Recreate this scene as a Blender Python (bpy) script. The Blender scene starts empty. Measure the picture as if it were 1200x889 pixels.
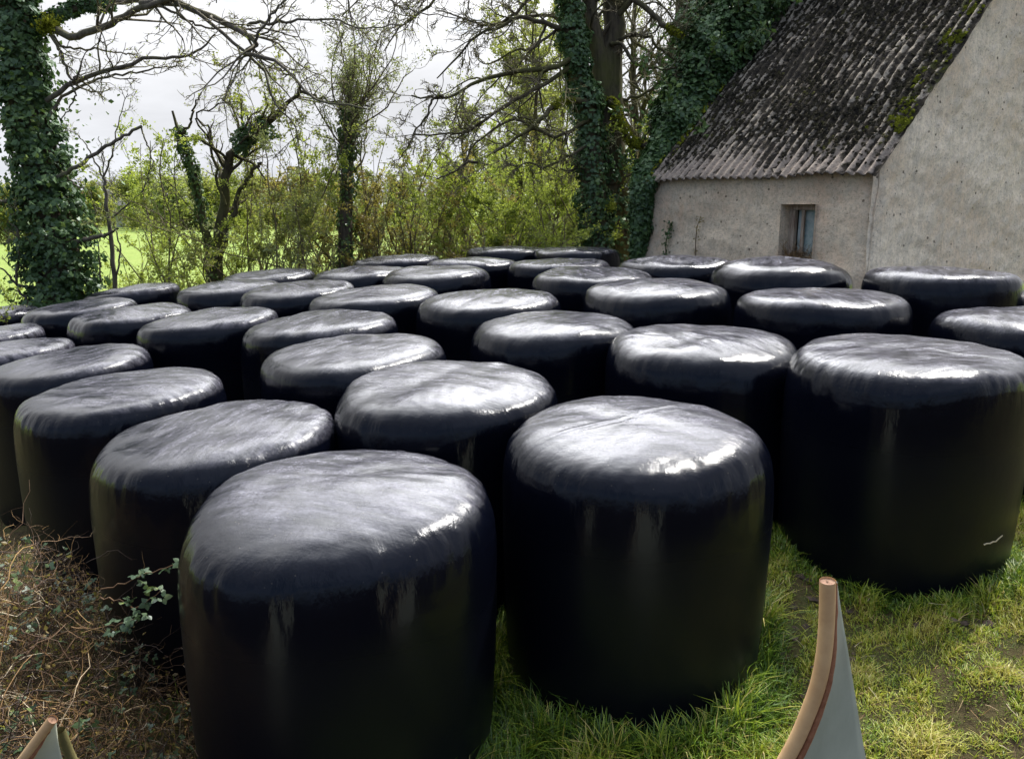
import bpy, math, random
import numpy as np
from mathutils import Vector

# ---------------------------------------------------------------- basics
SC = bpy.context.scene
COL = SC.collection
rad = math.radians
CZ = 2.1                                   # eye height above the yard
FPX, HOR = 950.0, 243.0                    # focal length and eye-level row in the photograph
PITCH = math.atan((444.5 - HOR) / FPX)
FW = np.array([0, math.cos(PITCH), -math.sin(PITCH)])
UP = np.array([0, math.sin(PITCH), math.cos(PITCH)])
EYE = np.array([0, 0, CZ])
SUN_AZ, SUN_EL = 42.0, 54.0
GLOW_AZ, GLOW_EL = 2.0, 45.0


def at(x, y, depth):
    """World point seen at photo pixel x, y at the given forward distance (world Y)."""
    d = FW + UP * ((444.5 - y) / FPX)
    d[0] = (x - 600) / FPX
    return EYE + d * (depth / d[1])


def tag(o, label=None, cat=None, group=None, kind=None):
    if label: o['label'] = label
    if cat: o['category'] = cat
    if group: o['group'] = group
    if kind: o['kind'] = kind
    return o


def empty(name, loc=(0, 0, 0)):
    o = bpy.data.objects.new(name, None)
    o.location = loc
    o.empty_display_size = 0.3
    COL.objects.link(o)
    return o


WORLD = {}


def mk(name, V, F, mat=None, parent=None, smooth=False, attrs=None, origin=None):
    """One mesh object from a vertex array and a list of face arrays (each with its own corner count)."""
    V = np.asarray(V, dtype=np.float32).reshape(-1, 3)
    if isinstance(F, np.ndarray): F = [F]
    F = [np.asarray(f, dtype=np.int32) for f in F if len(f)]
    if origin is not None: V = V - np.asarray(origin, dtype=np.float32)
    me = bpy.data.meshes.new(name)
    me.vertices.add(len(V)); me.vertices.foreach_set('co', V.ravel())
    nl = sum(f.size for f in F); nf = sum(len(f) for f in F)
    me.loops.add(nl); me.loops.foreach_set('vertex_index', np.concatenate([f.ravel() for f in F]))
    me.polygons.add(nf)
    tot = np.concatenate([np.full(len(f), f.shape[1], dtype=np.int32) for f in F])
    me.polygons.foreach_set('loop_start', np.concatenate([[0], np.cumsum(tot)[:-1]]).astype(np.int32))
    me.polygons.foreach_set('use_smooth', np.full(nf, smooth))
    if attrs:
        for k, (dom, arr) in attrs.items():
            a = me.attributes.new(k, 'FLOAT', dom)
            a.data.foreach_set('value', np.asarray(arr, dtype=np.float32))
    me.update(calc_edges=True)
    o = bpy.data.objects.new(name, me)
    if mat: me.materials.append(mat)
    COL.objects.link(o)
    if origin is not None: o.location = origin
    if parent is not None:
        o.parent = parent
        pw = WORLD.get(parent.name, np.array(parent.location))
        WORLD[o.name] = np.array(o.location, float)
        o.location = tuple(np.array(o.location) - pw)
    return o


def box(x0, x1, y0, y1, z0, z1):
    V = np.array([[x, y, z] for x in (x0, x1) for y in (y0, y1) for z in (z0, z1)], float)
    F = np.array([[0, 1, 3, 2], [4, 6, 7, 5], [0, 4, 5, 1], [2, 3, 7, 6], [0, 2, 6, 4], [1, 5, 7, 3]])
    return V, F


def join(parts):
    Vs, Fs, n = [], {}, 0
    for V, F in parts:
        if isinstance(F, np.ndarray): F = [F]
        for f in F: Fs.setdefault(f.shape[1], []).append(f + n)
        Vs.append(V); n += len(V)
    return np.concatenate(Vs), [np.concatenate(v) for v in Fs.values()]


def grid_faces(nu, nv, close=False):
    i = np.arange(nu - (0 if close else 1))[:, None]; j = np.arange(nv - 1)[None]
    a = i * nv + j; b = ((i + 1) % nu) * nv + j
    return np.stack([a, b, b + 1, a + 1], -1).reshape(-1, 4)


def norm(a): return a / np.maximum(np.linalg.norm(a, axis=-1, keepdims=True), 1e-9)


def smoothstep(a, b, x):
    t = np.clip((x - a) / (b - a), 0, 1); return t * t * (3 - 2 * t)


def waves(rng, P, lam, n=10, dims=3):
    """Cheap smooth noise: a sum of sines of wavelength about lam, range about -1..1."""
    out = np.zeros(P.shape[:-1])
    for _ in range(n):
        k = rng.normal(size=dims); k = k / np.linalg.norm(k) * (2 * math.pi / lam) * rng.uniform(.6, 1.6)
        out += np.sin(P[..., :dims] @ k + rng.uniform(0, 6.28))
    return out / math.sqrt(n)


# ---------------------------------------------------------------- materials
def newmat(name):
    m = bpy.data.materials.new(name); m.use_nodes = True
    nt = m.node_tree; nt.nodes.clear()
    return m, nt


class NT:
    def __init__(s, nt): s.nt = nt
    def n(s, t, **kw):
        x = s.nt.nodes.new(t)
        for k, v in kw.items():
            if k == 'op': x.operation = v
            elif hasattr(x, k) and k not in ('inputs',): setattr(x, k, v)
        return x
    def l(s, a, b): s.nt.links.new(a, b)
    def put(s, node, **kw):
        for k, v in kw.items():
            sock = node.inputs[k.replace('_', ' ')] if not k.startswith('i') or not k[1:].isdigit() else node.inputs[int(k[1:])]
            if hasattr(v, 'links'): s.l(v, sock)
            else: sock.default_value = v
        return node
    def math(s, op, a, b=0.0, c=None, clamp=False):
        x = s.n('ShaderNodeMath', op=op); x.use_clamp = clamp
        for i, v in enumerate((a, b, c)):
            if v is None: continue
            if hasattr(v, 'links'): s.l(v, x.inputs[i])
            else: x.inputs[i].default_value = v
        return x.outputs[0]
    def mix(s, fac, a, b, blend='MIX'):
        x = s.n('ShaderNodeMix'); x.data_type = 'RGBA'; x.blend_type = blend
        for i, v in ((0, fac), (6, a), (7, b)):
            if hasattr(v, 'links'): s.l(v, x.inputs[i])
            else: x.inputs[i].default_value = v if i == 0 else tuple(v) + ((1,) if len(v) == 3 else ())
        return x.outputs[2]
    def noise(s, vec, scale, detail=4, rough=.55, dist=0.0, out='Fac'):
        x = s.n('ShaderNodeTexNoise'); x.inputs['Scale'].default_value = scale
        x.inputs['Detail'].default_value = detail; x.inputs['Roughness'].default_value = rough
        x.inputs['Distortion'].default_value = dist
        if vec is not None: s.l(vec, x.inputs['Vector'])
        return x.outputs[out]
    def ramp(s, fac, pts):
        x = s.n('ShaderNodeValToRGB'); s.l(fac, x.inputs[0]); e = x.color_ramp.elements
        while len(e) < len(pts): e.new(0.5)
        for q, (p, c) in zip(e, pts):
            q.position = p; q.color = (c if hasattr(c, '__len__') else (c, c, c)) + ((1,) if not hasattr(c, '__len__') or len(c) == 3 else ())
        return x.outputs[0]
    def mapr(s, v, a, b, c=0.0, d=1.0):
        x = s.n('ShaderNodeMapRange'); s.l(v, x.inputs[0])
        for i, q in enumerate((a, b, c, d)): x.inputs[i + 1].default_value = q
        return x.outputs[0]
    def mapping(s, vec, scale=(1, 1, 1), rot=(0, 0, 0)):
        x = s.n('ShaderNodeMapping'); s.l(vec, x.inputs[0]); x.inputs['Scale'].default_value = scale; x.inputs['Rotation'].default_value = rot
        return x.outputs[0]
    def out(s, sh):
        o = s.n('ShaderNodeOutputMaterial'); s.l(sh, o.inputs[0]); return o
    def bsdf(s, **kw):
        x = s.n('ShaderNodeBsdfPrincipled')
        for k, v in kw.items():
            sock = x.inputs[k.replace('_', ' ')]
            if hasattr(v, 'links'): s.l(v, sock)
            else: sock.default_value = (tuple(v) + (1,)) if hasattr(v, '__len__') and len(v) == 3 and sock.type == 'RGBA' else v
        return x
    def bump(s, h, strength=.5, dist=.01, normal=None):
        x = s.n('ShaderNodeBump'); x.inputs['Strength'].default_value = strength; x.inputs['Distance'].default_value = dist
        s.l(h, x.inputs['Height'])
        if normal is not None: s.l(normal, x.inputs['Normal'])
        return x.outputs[0]
    def obj(s): return s.n('ShaderNodeTexCoord').outputs['Object']
    def pos(s): return s.n('ShaderNodeNewGeometry').outputs['Position']
    def attr(s, name):
        x = s.n('ShaderNodeAttribute'); x.attribute_name = name; return x.outputs['Fac']


def mat_leaf(name, c1, c2, c3=None, gloss=.06, rough=.4, trans=.35, scale=1.2):
    m, nt = newmat(name); N = NT(nt)
    a = N.attr('shade')
    big = N.noise(N.pos(), scale, 2)
    f = N.math('ADD', N.math('MULTIPLY', a, .6), N.math('MULTIPLY', N.mapr(big, .3, .7), .4), clamp=True)
    pts = [(0.1, c1), (.75, c2)] + ([(.97, c3)] if c3 else [])
    col = N.ramp(f, pts)
    d = N.n('ShaderNodeBsdfDiffuse'); N.l(col, d.inputs[0])
    t = N.n('ShaderNodeBsdfTranslucent'); N.l(N.mix(.25, col, (.5, .6, .05)) if trans > .3 else col, t.inputs[0])
    ms = N.n('ShaderNodeMixShader'); ms.inputs[0].default_value = trans
    N.l(d.outputs[0], ms.inputs[1]); N.l(t.outputs[0], ms.inputs[2])
    g = N.n('ShaderNodeBsdfGlossy'); g.inputs['Roughness'].default_value = rough; g.inputs[0].default_value = (.8, .85, .9, 1)
    m2 = N.n('ShaderNodeMixShader'); m2.inputs[0].default_value = gloss
    N.l(ms.outputs[0], m2.inputs[1]); N.l(g.outputs[0], m2.inputs[2]); N.out(m2.outputs[0])
    return m


def mat_bark(name, c1, c2, moss, amount=.5, scale=6):
    m, nt = newmat(name); N = NT(nt); p = N.pos()
    n1 = N.noise(N.mapping(p, (1, 1, .25)), scale * 3, 5)
    c = N.mix(N.mapr(n1, .35, .65), c1, c2)
    nz = N.n('ShaderNodeNewGeometry').outputs['Normal']
    sx = N.n('ShaderNodeSeparateXYZ'); N.l(nz, sx.inputs[0])
    mm = N.math('ADD', N.mapr(N.noise(p, 2.0, 4), .42, .62), N.math('MULTIPLY', sx.outputs[2], .35))
    c = N.mix(N.math('MULTIPLY', mm, amount, clamp=True), c, moss)
    b = N.bsdf(Base_Color=c, Roughness=.9, Normal=N.bump(n1, .6, .02)); b.inputs['Specular IOR Level'].default_value = .2
    N.out(b.outputs[0]); return m


def mat_plastic():
    m, nt = newmat('bale_film'); N = NT(nt)
    o = N.obj(); inf = N.n('ShaderNodeObjectInfo')
    off = N.math('MULTIPLY', inf.outputs['Random'], 37.0)
    sx = N.n('ShaderNodeSeparateXYZ'); N.l(o, sx.inputs[0])
    x, y, z = sx.outputs
    ang = N.math('ARCTAN2', y, x)
    r = N.math('SQRT', N.math('ADD', N.math('MULTIPLY', x, x), N.math('MULTIPLY', y, y)))
    # pleats of the stretch film: run outwards over the top, up and down on the sides
    cv = N.n('ShaderNodeCombineXYZ')
    N.l(N.math('COSINE', ang), cv.inputs[0]); N.l(N.math('SINE', ang), cv.inputs[1])
    N.l(N.math('ADD', N.math('MULTIPLY', N.math('ADD', r, N.math('MULTIPLY', z, -1)), .35), off), cv.inputs[2])
    pleat = N.noise(cv.outputs[0], 11, 4, .6)
    pleat_mask = N.mapr(r, .28, .60)
    # straight wrap layers crossing the top in one direction
    vt = N.n('ShaderNodeVectorRotate'); vt.rotation_type = 'Z_AXIS'; N.l(o, vt.inputs['Vector']); N.l(off, vt.inputs['Angle'])
    wob = N.noise(o, 3, 2, out='Color')
    va = N.n('ShaderNodeVectorMath'); va.operation = 'MULTIPLY_ADD'; N.l(wob, va.inputs[0]); va.inputs[1].default_value = (.05, .05, .05); N.l(vt.outputs[0], va.inputs[2])
    ms = N.mapping(va.outputs[0], (1.0, 13, 1.0))
    streak = N.noise(ms, 1.3, 4, .62)
    vt2 = N.n('ShaderNodeVectorRotate'); vt2.rotation_type = 'Z_AXIS'; N.l(va.outputs[0], vt2.inputs['Vector']); vt2.inputs['Angle'].default_value = 1.1
    streak2 = N.noise(N.mapping(vt2.outputs[0], (1.0, 9, 1.0)), 1.3, 3, .6)
    wrinkle = N.noise(o, 16, 5, .6, .6)
    lump = N.noise(o, 5.5, 3, .5)
    topm = N.mapr(z, -.22, -.06)
    h = N.math('ADD', N.math('MULTIPLY', N.math('MULTIPLY', N.math('MULTIPLY', pleat, pleat_mask), N.mapr(z, -.45, -.18, .03, 1.0)), .6), N.math('MULTIPLY', N.math('ADD', N.math('MULTIPLY', streak, .42), N.math('MULTIPLY', streak2, .35)), topm))
    h = N.math('ADD', h, N.math('MULTIPLY', wrinkle, .16))
    h = N.math('ADD', h, N.math('MULTIPLY', lump, N.mapr(z, -.45, -.18, .06, .5)))
    cv2 = N.n('ShaderNodeVectorMath'); cv2.operation = 'MULTIPLY'; N.l(cv.outputs[0], cv2.inputs[0]); cv2.inputs[1].default_value = (1, 1, 1.6)
    crimp = N.math('MULTIPLY', N.noise(cv2.outputs[0], 34, 3, .6), N.math('MULTIPLY', N.mapr(r, .44, .60), N.mapr(z, -.30, -.14)))
    h = N.math('ADD', h, N.math('MULTIPLY', crimp, .55))
    grain = N.noise(o, 70, 5, .75)
    h = N.math('ADD', h, N.math('MULTIPLY', N.math('MULTIPLY', grain, topm), .22))
    # thin straight creases where the film is pulled tight
    cr = N.math('MULTIPLY', N.math('LESS_THAN', N.math('ABSOLUTE', N.math('SUBTRACT', N.noise(N.mapping(va.outputs[0], (.5, 7, .5)), 1.1, 1), .5)), .006), topm)
    bmp = N.bump(h, 1.0, .0050)
    # dried dust and rain marks on the flat tops, plus sky sheen painted in
    dn = N.noise(N.mapping(va.outputs[0], (1, 3.5, 1)), 4.5, 6, .68)
    dust_sheen = N.math('MULTIPLY', N.math('MULTIPLY', N.mapr(dn, .36, .66), N.mapr(N.noise(o, 48, 6, .8), .35, .60, .25, 1.0)), N.mapr(z, -.085, -.035))
    vor = N.n('ShaderNodeTexVoronoi'); vor.inputs['Scale'].default_value = 38; N.l(o, vor.inputs['Vector'])
    spot = N.math('MULTIPLY', N.math('LESS_THAN', vor.outputs['Distance'], .10), N.math('GREATER_THAN', N.noise(o, 9, 2), .52))
    base = N.mix(dust_sheen, (.0015, .002, .005), (.115, .113, .140))
    base = N.mix(N.math('MULTIPLY', spot, N.math('MULTIPLY', topm, .6)), base, (.10, .09, .07))
    # wrap layers: some bands of film are duller than others
    lay = N.mapr(streak, .42, .60)
    rg = N.math('ADD', N.mapr(dust_sheen, 0, 1, .15, .30), N.math('MULTIPLY', N.math('MULTIPLY', lay, topm), .04))
    rg = N.math('ADD', rg, N.mapr(z, -.50, -.30, .18, 0.0))
    b = N.bsdf(Base_Color=base, Roughness=rg, Normal=bmp, IOR=1.30)
    b.inputs['Specular Tint'].default_value = (.88, .92, 1.0, 1)
    N.out(b.outputs[0]); return m


def mat_render_wall(name, base, dark, warm, cool=(.33, .33, .31)):
    """Rough cast lime render, pitted and stained."""
    m, nt = newmat(name); N = NT(nt); p = N.obj()
    big = N.noise(p, .9, 5, .6)
    med = N.noise(p, 5, 6, .65)
    fine = N.math('ADD', N.math('MULTIPLY', N.noise(p, 55, 4, .8), .5), N.math('MULTIPLY', N.noise(p, 21, 3, .7), .5))
    c = N.mix(N.mapr(big, .42, .58), base, warm)
    c = N.mix(N.math('MULTIPLY', N.mapr(med, .45, .62), .7), c, cool)
    c = N.mix(N.mapr(fine, .46, .62, 0, .75), c, tuple(q * .48 for q in base))
    v = N.n('ShaderNodeTexVoronoi'); v.inputs['Scale'].default_value = 6.5; N.l(p, v.inputs['Vector'])
    v2 = N.n('ShaderNodeTexVoronoi'); v2.inputs['Scale'].default_value = 17; N.l(p, v2.inputs['Vector'])
    wob = N.math('MULTIPLY', N.noise(p, 26, 3), .12)
    pit = N.math('MULTIPLY', N.math('LESS_THAN', N.math('ADD', v.outputs['Distance'], wob), .17), N.math('GREATER_THAN', N.noise(p, 2.2, 3), .45))
    pit2 = N.math('MULTIPLY', N.math('LESS_THAN', N.math('ADD', v2.outputs['Distance'], wob), .20), N.math('GREATER_THAN', N.noise(p, 5, 3), .47))
    pits = N.math('MAXIMUM', N.math('MULTIPLY', pit, .9), N.math('MULTIPLY', pit2, .6))
    c = N.mix(pits, c, dark)
    # long run-off streaks
    st = N.noise(N.mapping(p, (7, 7, .35)), 1.4, 5, .6)
    c = N.mix(N.math('MULTIPLY', N.mapr(st, .60, .80), .3), c, tuple(q * 1.3 for q in dark))
    h = N.math('ADD', N.math('MULTIPLY', fine, .35), N.math('ADD', N.math('MULTIPLY', med, .8), N.math('MULTIPLY', pits, -.5)))
    b = N.bsdf(Base_Color=c, Roughness=.95, Normal=N.bump(h, 1.0, .03)); b.inputs['Specular IOR Level'].default_value = .15
    N.out(b.outputs[0]); return m


def mat_roof():
    m, nt = newmat('roof_sheet'); N = NT(nt); p = N.obj()   # object space: x along eave, y up the slope
    crest = N.attr('crest')
    # lichen: pale patches, longest down the slope, mostly on the crests
    a = N.noise(N.mapping(p, (1.1, .22, 1)), 8, 5, .66)
    b_ = N.noise(p, 1.1, 4, .6)
    low = N.attr('low')          # 1 at the eave
    f = N.math('ADD', N.math('MULTIPLY', a, 1.0), N.math('MULTIPLY', crest, .17))
    f = N.math('ADD', f, N.math('MULTIPLY', N.math('SUBTRACT', b_, .5), .6))
    f = N.math('ADD', f, N.math('MULTIPLY', low, .12))
    msk = N.mapr(f, .615, .70)
    pale = N.mix(N.mapr(N.noise(p, 22, 4), .35, .65), (.33, .295, .24), (.20, .17, .14))
    pale = N.mix(N.math('MULTIPLY', low, .5), pale, (.27, .22, .195))
    dark = N.mix(N.mapr(N.noise(p, 14, 5, .7), .4, .62), (.024, .021, .019), (.06, .051, .038))
    c = N.mix(msk, dark, pale)
    ms = N.math('MULTIPLY', N.mapr(N.noise(p, 5, 6, .7), .50, .62), N.attr('edge'))
    c = N.mix(ms, c, (.06, .065, .022))
    h = N.noise(p, 30, 5, .7)
    b = N.bsdf(Base_Color=c, Roughness=.95, Normal=N.bump(h, 1.0, .03)); b.inputs['Specular IOR Level'].default_value = .1
    N.out(b.outputs[0]); return m


def mat_simple(name, c1, c2=None, rough=.8, scale=20, bump=.3, spec=.3, metal=0, coords='obj', stretch=(1, 1, 1)):
    m, nt = newmat(name); N = NT(nt); p = N.obj() if coords == 'obj' else N.pos()
    n = N.noise(N.mapping(p, stretch), scale, 6, .65)
    c = N.mix(N.mapr(n, .35, .65), c1, c2 or c1)
    b = N.bsdf(Base_Color=c, Roughness=rough, Metallic=metal, Normal=N.bump(n, bump, .01)); b.inputs['Specular IOR Level'].default_value = spec
    N.out(b.outputs[0]); return m


def mat_ground():
    m, nt = newmat('ground_turf'); N = NT(nt); p = N.pos()
    sx = N.n('ShaderNodeSeparateXYZ'); N.l(p, sx.inputs[0])
    f = N.mapr(sx.outputs[1], 14.5, 17)
    f2 = N.math('MULTIPLY', N.mapr(N.math('ABSOLUTE', sx.outputs[0]), 14, 20), N.mapr(sx.outputs[1], 4, 12))
    f = N.math('MAXIMUM', f, f2)
    n1 = N.noise(p, 2.2, 7, .7); n2 = N.noise(p, 18, 5, .7)
    near = N.ramp(N.math('ADD', N.math('MULTIPLY', n1, .6), N.math('MULTIPLY', n2, .4)), [(.36, (.028, .020, .013)), (.47, (.055, .045, .02)), (.58, (.052, .058, .02))])
    m1 = N.noise(p, .09, 5, .6); m2 = N.noise(N.mapping(p, (1, .3, 1)), 1.6, 6, .7)
    near = N.mix(N.mapr(sx.outputs[1], 1.0, 2.2), (.022, .018, .013), near)  # unseen ground toward the viewer, darkened in colour so bale sides reflect darker
    far = N.mix(N.mapr(m1, .35, .65), (.15, .21, .045), (.19, .235, .06))
    far = N.mix(N.math('MULTIPLY', N.mapr(m2, .35, .7), .55), far, (.10, .16, .03))
    c = N.mix(f, near, far)
    b = N.bsdf(Base_Color=c, Roughness=.95, Normal=N.bump(n2, .8, .04)); b.inputs['Specular IOR Level'].default_value = .1
    N.out(b.outputs[0]); return m


def mat_grass():
    m, nt = newmat('grass_blades'); N = NT(nt)
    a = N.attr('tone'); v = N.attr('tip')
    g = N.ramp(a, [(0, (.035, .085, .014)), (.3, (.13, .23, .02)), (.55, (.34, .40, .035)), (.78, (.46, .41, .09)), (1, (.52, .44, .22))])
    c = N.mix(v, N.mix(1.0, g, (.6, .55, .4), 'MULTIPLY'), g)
    d = N.n('ShaderNodeBsdfDiffuse'); N.l(c, d.inputs[0])
    t = N.n('ShaderNodeBsdfTranslucent'); N.l(c, t.inputs[0])
    ms = N.n('ShaderNodeMixShader'); ms.inputs[0].default_value = .4
    N.l(d.outputs[0], ms.inputs[1]); N.l(t.outputs[0], ms.inputs[2])
    gl = N.n('ShaderNodeBsdfGlossy'); gl.inputs['Roughness'].default_value = .45
    m2 = N.n('ShaderNodeMixShader'); m2.inputs[0].default_value = .04
    N.l(ms.outputs[0], m2.inputs[1]); N.l(gl.outputs[0], m2.inputs[2]); N.out(m2.outputs[0]); return m


M = {
    'film': mat_plastic(),
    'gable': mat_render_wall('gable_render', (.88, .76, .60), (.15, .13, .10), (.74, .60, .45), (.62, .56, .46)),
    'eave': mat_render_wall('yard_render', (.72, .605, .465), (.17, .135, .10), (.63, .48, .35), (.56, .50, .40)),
    'roof': mat_roof(),
    'ground': mat_ground(), 'grass': mat_grass(),
    'ivy': mat_leaf('ivy_leaf', (.036, .075, .028), (.078, .14, .046), (.16, .22, .065), gloss=.03, rough=.4, trans=.2),
    'ivy_pale': mat_leaf('ivy_leaf_young', (.04, .08, .022), (.10, .16, .036), (.20, .26, .06), gloss=.03, rough=.35, trans=.2),  # slightly paler, yellower green than the other ivy
    'spring': mat_leaf('spring_leaf', (.14, .19, .035), (.28, .33, .06), (.44, .47, .15), gloss=.02, trans=.5),
    'olive': mat_leaf('olive_leaf', (.11, .13, .04), (.21, .22, .065), (.32, .30, .11), gloss=.02, trans=.5),
    'blossom': mat_leaf('pale_leaf', (.13, .15, .06), (.26, .29, .13), (.42, .45, .26), gloss=.02, trans=.35),
    'rust': mat_leaf('russet_leaf', (.14, .09, .035), (.25, .18, .06), (.32, .27, .09), gloss=.02, trans=.45),
    'moss': mat_leaf('moss_tuft', (.06, .07, .012), (.18, .20, .02), (.32, .33, .03), gloss=0.0, trans=.25, scale=6),
    'darkmoss': mat_leaf('dark_moss', (.014, .014, .013), (.04, .036, .024), (.085, .085, .025), gloss=0.0, trans=.05, scale=3),
    'bramble_leaf': mat_leaf('bramble_leaf', (.03, .055, .03), (.07, .11, .045), (.20, .24, .06), gloss=.03, rough=.4, trans=.25, scale=5),
    'bark': mat_bark('bark', (.045, .036, .028), (.11, .09, .07), (.10, .11, .025), .35),
    'bark_grey': mat_bark('bark_grey', (.07, .06, .05), (.15, .13, .11), (.13, .14, .05), .35),
    'bark_moss': mat_bark('bark_mossy', (.04, .033, .024), (.09, .075, .05), (.085, .09, .022), .55),
    'twig': mat_bark('twig', (.12, .10, .075), (.21, .18, .13), (.17, .17, .05), .4),
    'twig_brown': mat_bark('hedge_stem', (.08, .06, .045), (.16, .12, .085), (.13, .14, .04), .5),
    'dead': None,
}


def mat_dead():
    m, nt = newmat('dead_stem'); N = NT(nt)
    a = N.attr('shade')
    c = N.ramp(a, [(0, (.02, .012, .008)), (.35, (.065, .035, .018)), (.65, (.15, .085, .034)), (.88, (.32, .20, .075)), (1, (.50, .42, .30))])
    b = N.bsdf(Base_Color=c, Roughness=.7); b.inputs['Specular IOR Level'].default_value = .3
    N.out(b.outputs[0]); return m


M['dead'] = mat_dead()

# ---------------------------------------------------------------- world and sun
w = bpy.data.worlds.new('World'); SC.world = w; w.use_nodes = True
N = NT(w.node_tree); w.node_tree.nodes.clear()
sky = N.n('ShaderNodeTexSky'); sky.sky_type = 'NISHITA'; sky.sun_disc = False
sky.sun_elevation = rad(SUN_EL); sky.sun_rotation = rad(SUN_AZ); sky.air_density = 1.0; sky.dust_density = 1.5
gen = N.n('ShaderNodeTexCoord').outputs['Generated']
sep = N.n('ShaderNodeSeparateXYZ'); N.l(gen, sep.inputs[0])
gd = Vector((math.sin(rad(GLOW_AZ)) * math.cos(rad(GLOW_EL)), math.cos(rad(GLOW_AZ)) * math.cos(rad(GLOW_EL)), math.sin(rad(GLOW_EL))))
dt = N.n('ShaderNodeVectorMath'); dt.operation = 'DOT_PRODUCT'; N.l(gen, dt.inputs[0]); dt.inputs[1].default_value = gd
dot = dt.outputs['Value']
# cloud deck: flattened noise, denser towards the bright side
zz = N.math('ADD', N.math('MAXIMUM', sep.outputs[2], 0.0), .18)
cx = N.n('ShaderNodeCombineXYZ'); N.l(N.math('DIVIDE', sep.outputs[0], zz), cx.inputs[0]); N.l(N.math('DIVIDE', sep.outputs[1], zz), cx.inputs[1])
cl = N.noise(cx.outputs[0], .9, 7, .58, .4)
cl2 = N.noise(cx.outputs[0], 2.3, 6, .6, .3)
front = N.mapr(sep.outputs[1], -.75, .35)
low = N.math('POWER', N.math('SUBTRACT', 1.0, N.math('MAXIMUM', sep.outputs[2], 0.0)), 6.0)      # near the skyline
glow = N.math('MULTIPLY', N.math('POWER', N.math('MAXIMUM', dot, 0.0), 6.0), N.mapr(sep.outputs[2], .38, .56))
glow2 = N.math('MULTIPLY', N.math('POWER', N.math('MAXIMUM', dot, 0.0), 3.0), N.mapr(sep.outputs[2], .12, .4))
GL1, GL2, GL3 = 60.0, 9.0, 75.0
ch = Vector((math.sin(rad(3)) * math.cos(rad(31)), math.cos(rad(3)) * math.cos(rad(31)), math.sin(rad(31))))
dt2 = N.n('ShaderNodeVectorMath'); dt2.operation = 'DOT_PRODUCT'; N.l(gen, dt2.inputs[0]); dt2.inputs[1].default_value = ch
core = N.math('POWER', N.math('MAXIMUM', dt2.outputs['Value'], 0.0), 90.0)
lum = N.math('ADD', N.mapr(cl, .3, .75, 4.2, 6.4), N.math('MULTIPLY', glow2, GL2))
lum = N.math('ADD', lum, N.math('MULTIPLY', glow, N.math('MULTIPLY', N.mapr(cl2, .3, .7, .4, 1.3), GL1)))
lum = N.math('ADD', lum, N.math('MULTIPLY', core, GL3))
lum = N.math('MULTIPLY', lum, N.mapr(front, 0, 1, 1.12, 1.0))
ccol = N.mix(low, (.985, .985, 1.0), (.90, .93, 1.0))
ccol = N.mix(front, (.74, .87, 1.14), ccol)
cloud = N.n('ShaderNodeVectorMath'); cloud.operation = 'SCALE'; N.l(ccol, cloud.inputs[0]); N.l(lum, cloud.inputs['Scale'])
cover = N.math('ADD', N.mapr(cl, .40, .56), N.math('ADD', N.math('MULTIPLY', front, .75), N.math('MULTIPLY', low, .3)), clamp=True)
behind = N.math('MULTIPLY', N.math('SUBTRACT', 1.0, front), N.mapr(sep.outputs[2], .30, .06), clamp=True)
lum = N.math('MULTIPLY', lum, N.mapr(behind, 0, 1, 1.0, .25)); N.l(lum, cloud.inputs['Scale'])
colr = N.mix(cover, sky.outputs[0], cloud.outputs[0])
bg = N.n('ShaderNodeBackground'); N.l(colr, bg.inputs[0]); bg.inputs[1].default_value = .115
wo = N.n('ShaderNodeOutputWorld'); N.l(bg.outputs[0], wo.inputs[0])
w.cycles.sampling_method = 'MANUAL'; w.cycles.sample_map_resolution = 512

sl = bpy.data.lights.new('sun', 'SUN'); sl.energy = 4.2; sl.angle = rad(.6); sl.color = (1, .95, .86)
so = bpy.data.objects.new('sun', sl); COL.objects.link(so)
sd = Vector((math.sin(rad(SUN_AZ)) * math.cos(rad(SUN_EL)), math.cos(rad(SUN_AZ)) * math.cos(rad(SUN_EL)), math.sin(rad(SUN_EL))))
so.rotation_euler = sd.to_track_quat('Z', 'Y').to_euler(); so.location = (4, 8, 20)

# ---------------------------------------------------------------- ground
QC = [0.0731, 0.0681, -0.0125, -0.0093, -0.0068, -0.7623]


def bale_level(x, y):
    X = np.clip(x, -7.5, 6.5); Y = np.clip(y, 2.5, 12.5) - 6
    return QC[0] * X + QC[1] * Y + QC[2] * X * X + QC[3] * X * Y + QC[4] * Y * Y + QC[5]


grng = np.random.default_rng(3)
_gk = [(grng.normal(size=2) * s, grng.uniform(0, 6.28), a) for s, a in ((2.2, .022), (3.1, .018), (5, .012), (7, .010), (11, .007), (15, .005)) for _ in range(3)]


def gz(x, y):
    x = np.asarray(x, float); y = np.asarray(y, float)
    near = bale_level(x, y) - 1.17 + CZ
    for k, ph, a in _gk: near = near + a * np.sin(x * k[0] + y * k[1] + ph)
    far = -.95 + CZ - 1.9 + 0 * x + .00 * y
    t = np.maximum(smoothstep(13.6, 20, y), smoothstep(9, 26, np.abs(x)))
    t = np.maximum(t, smoothstep(-1, -12, y))
    far = far + 4.0 * smoothstep(110, 600, np.hypot(x, y)) * 0 + .25 * np.sin(x * .03 + 1) + .2 * np.sin(y * .045)
    return near * (1 - t) + far * t


def axis(lo, a, b, hi, step, far):
    m = np.arange(a, b + 1e-6, step)
    l = a - np.geomspace(step, a - lo, far)[::-1]; r = b + np.geomspace(step, hi - b, far)
    return np.concatenate([l, m, r])


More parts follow.
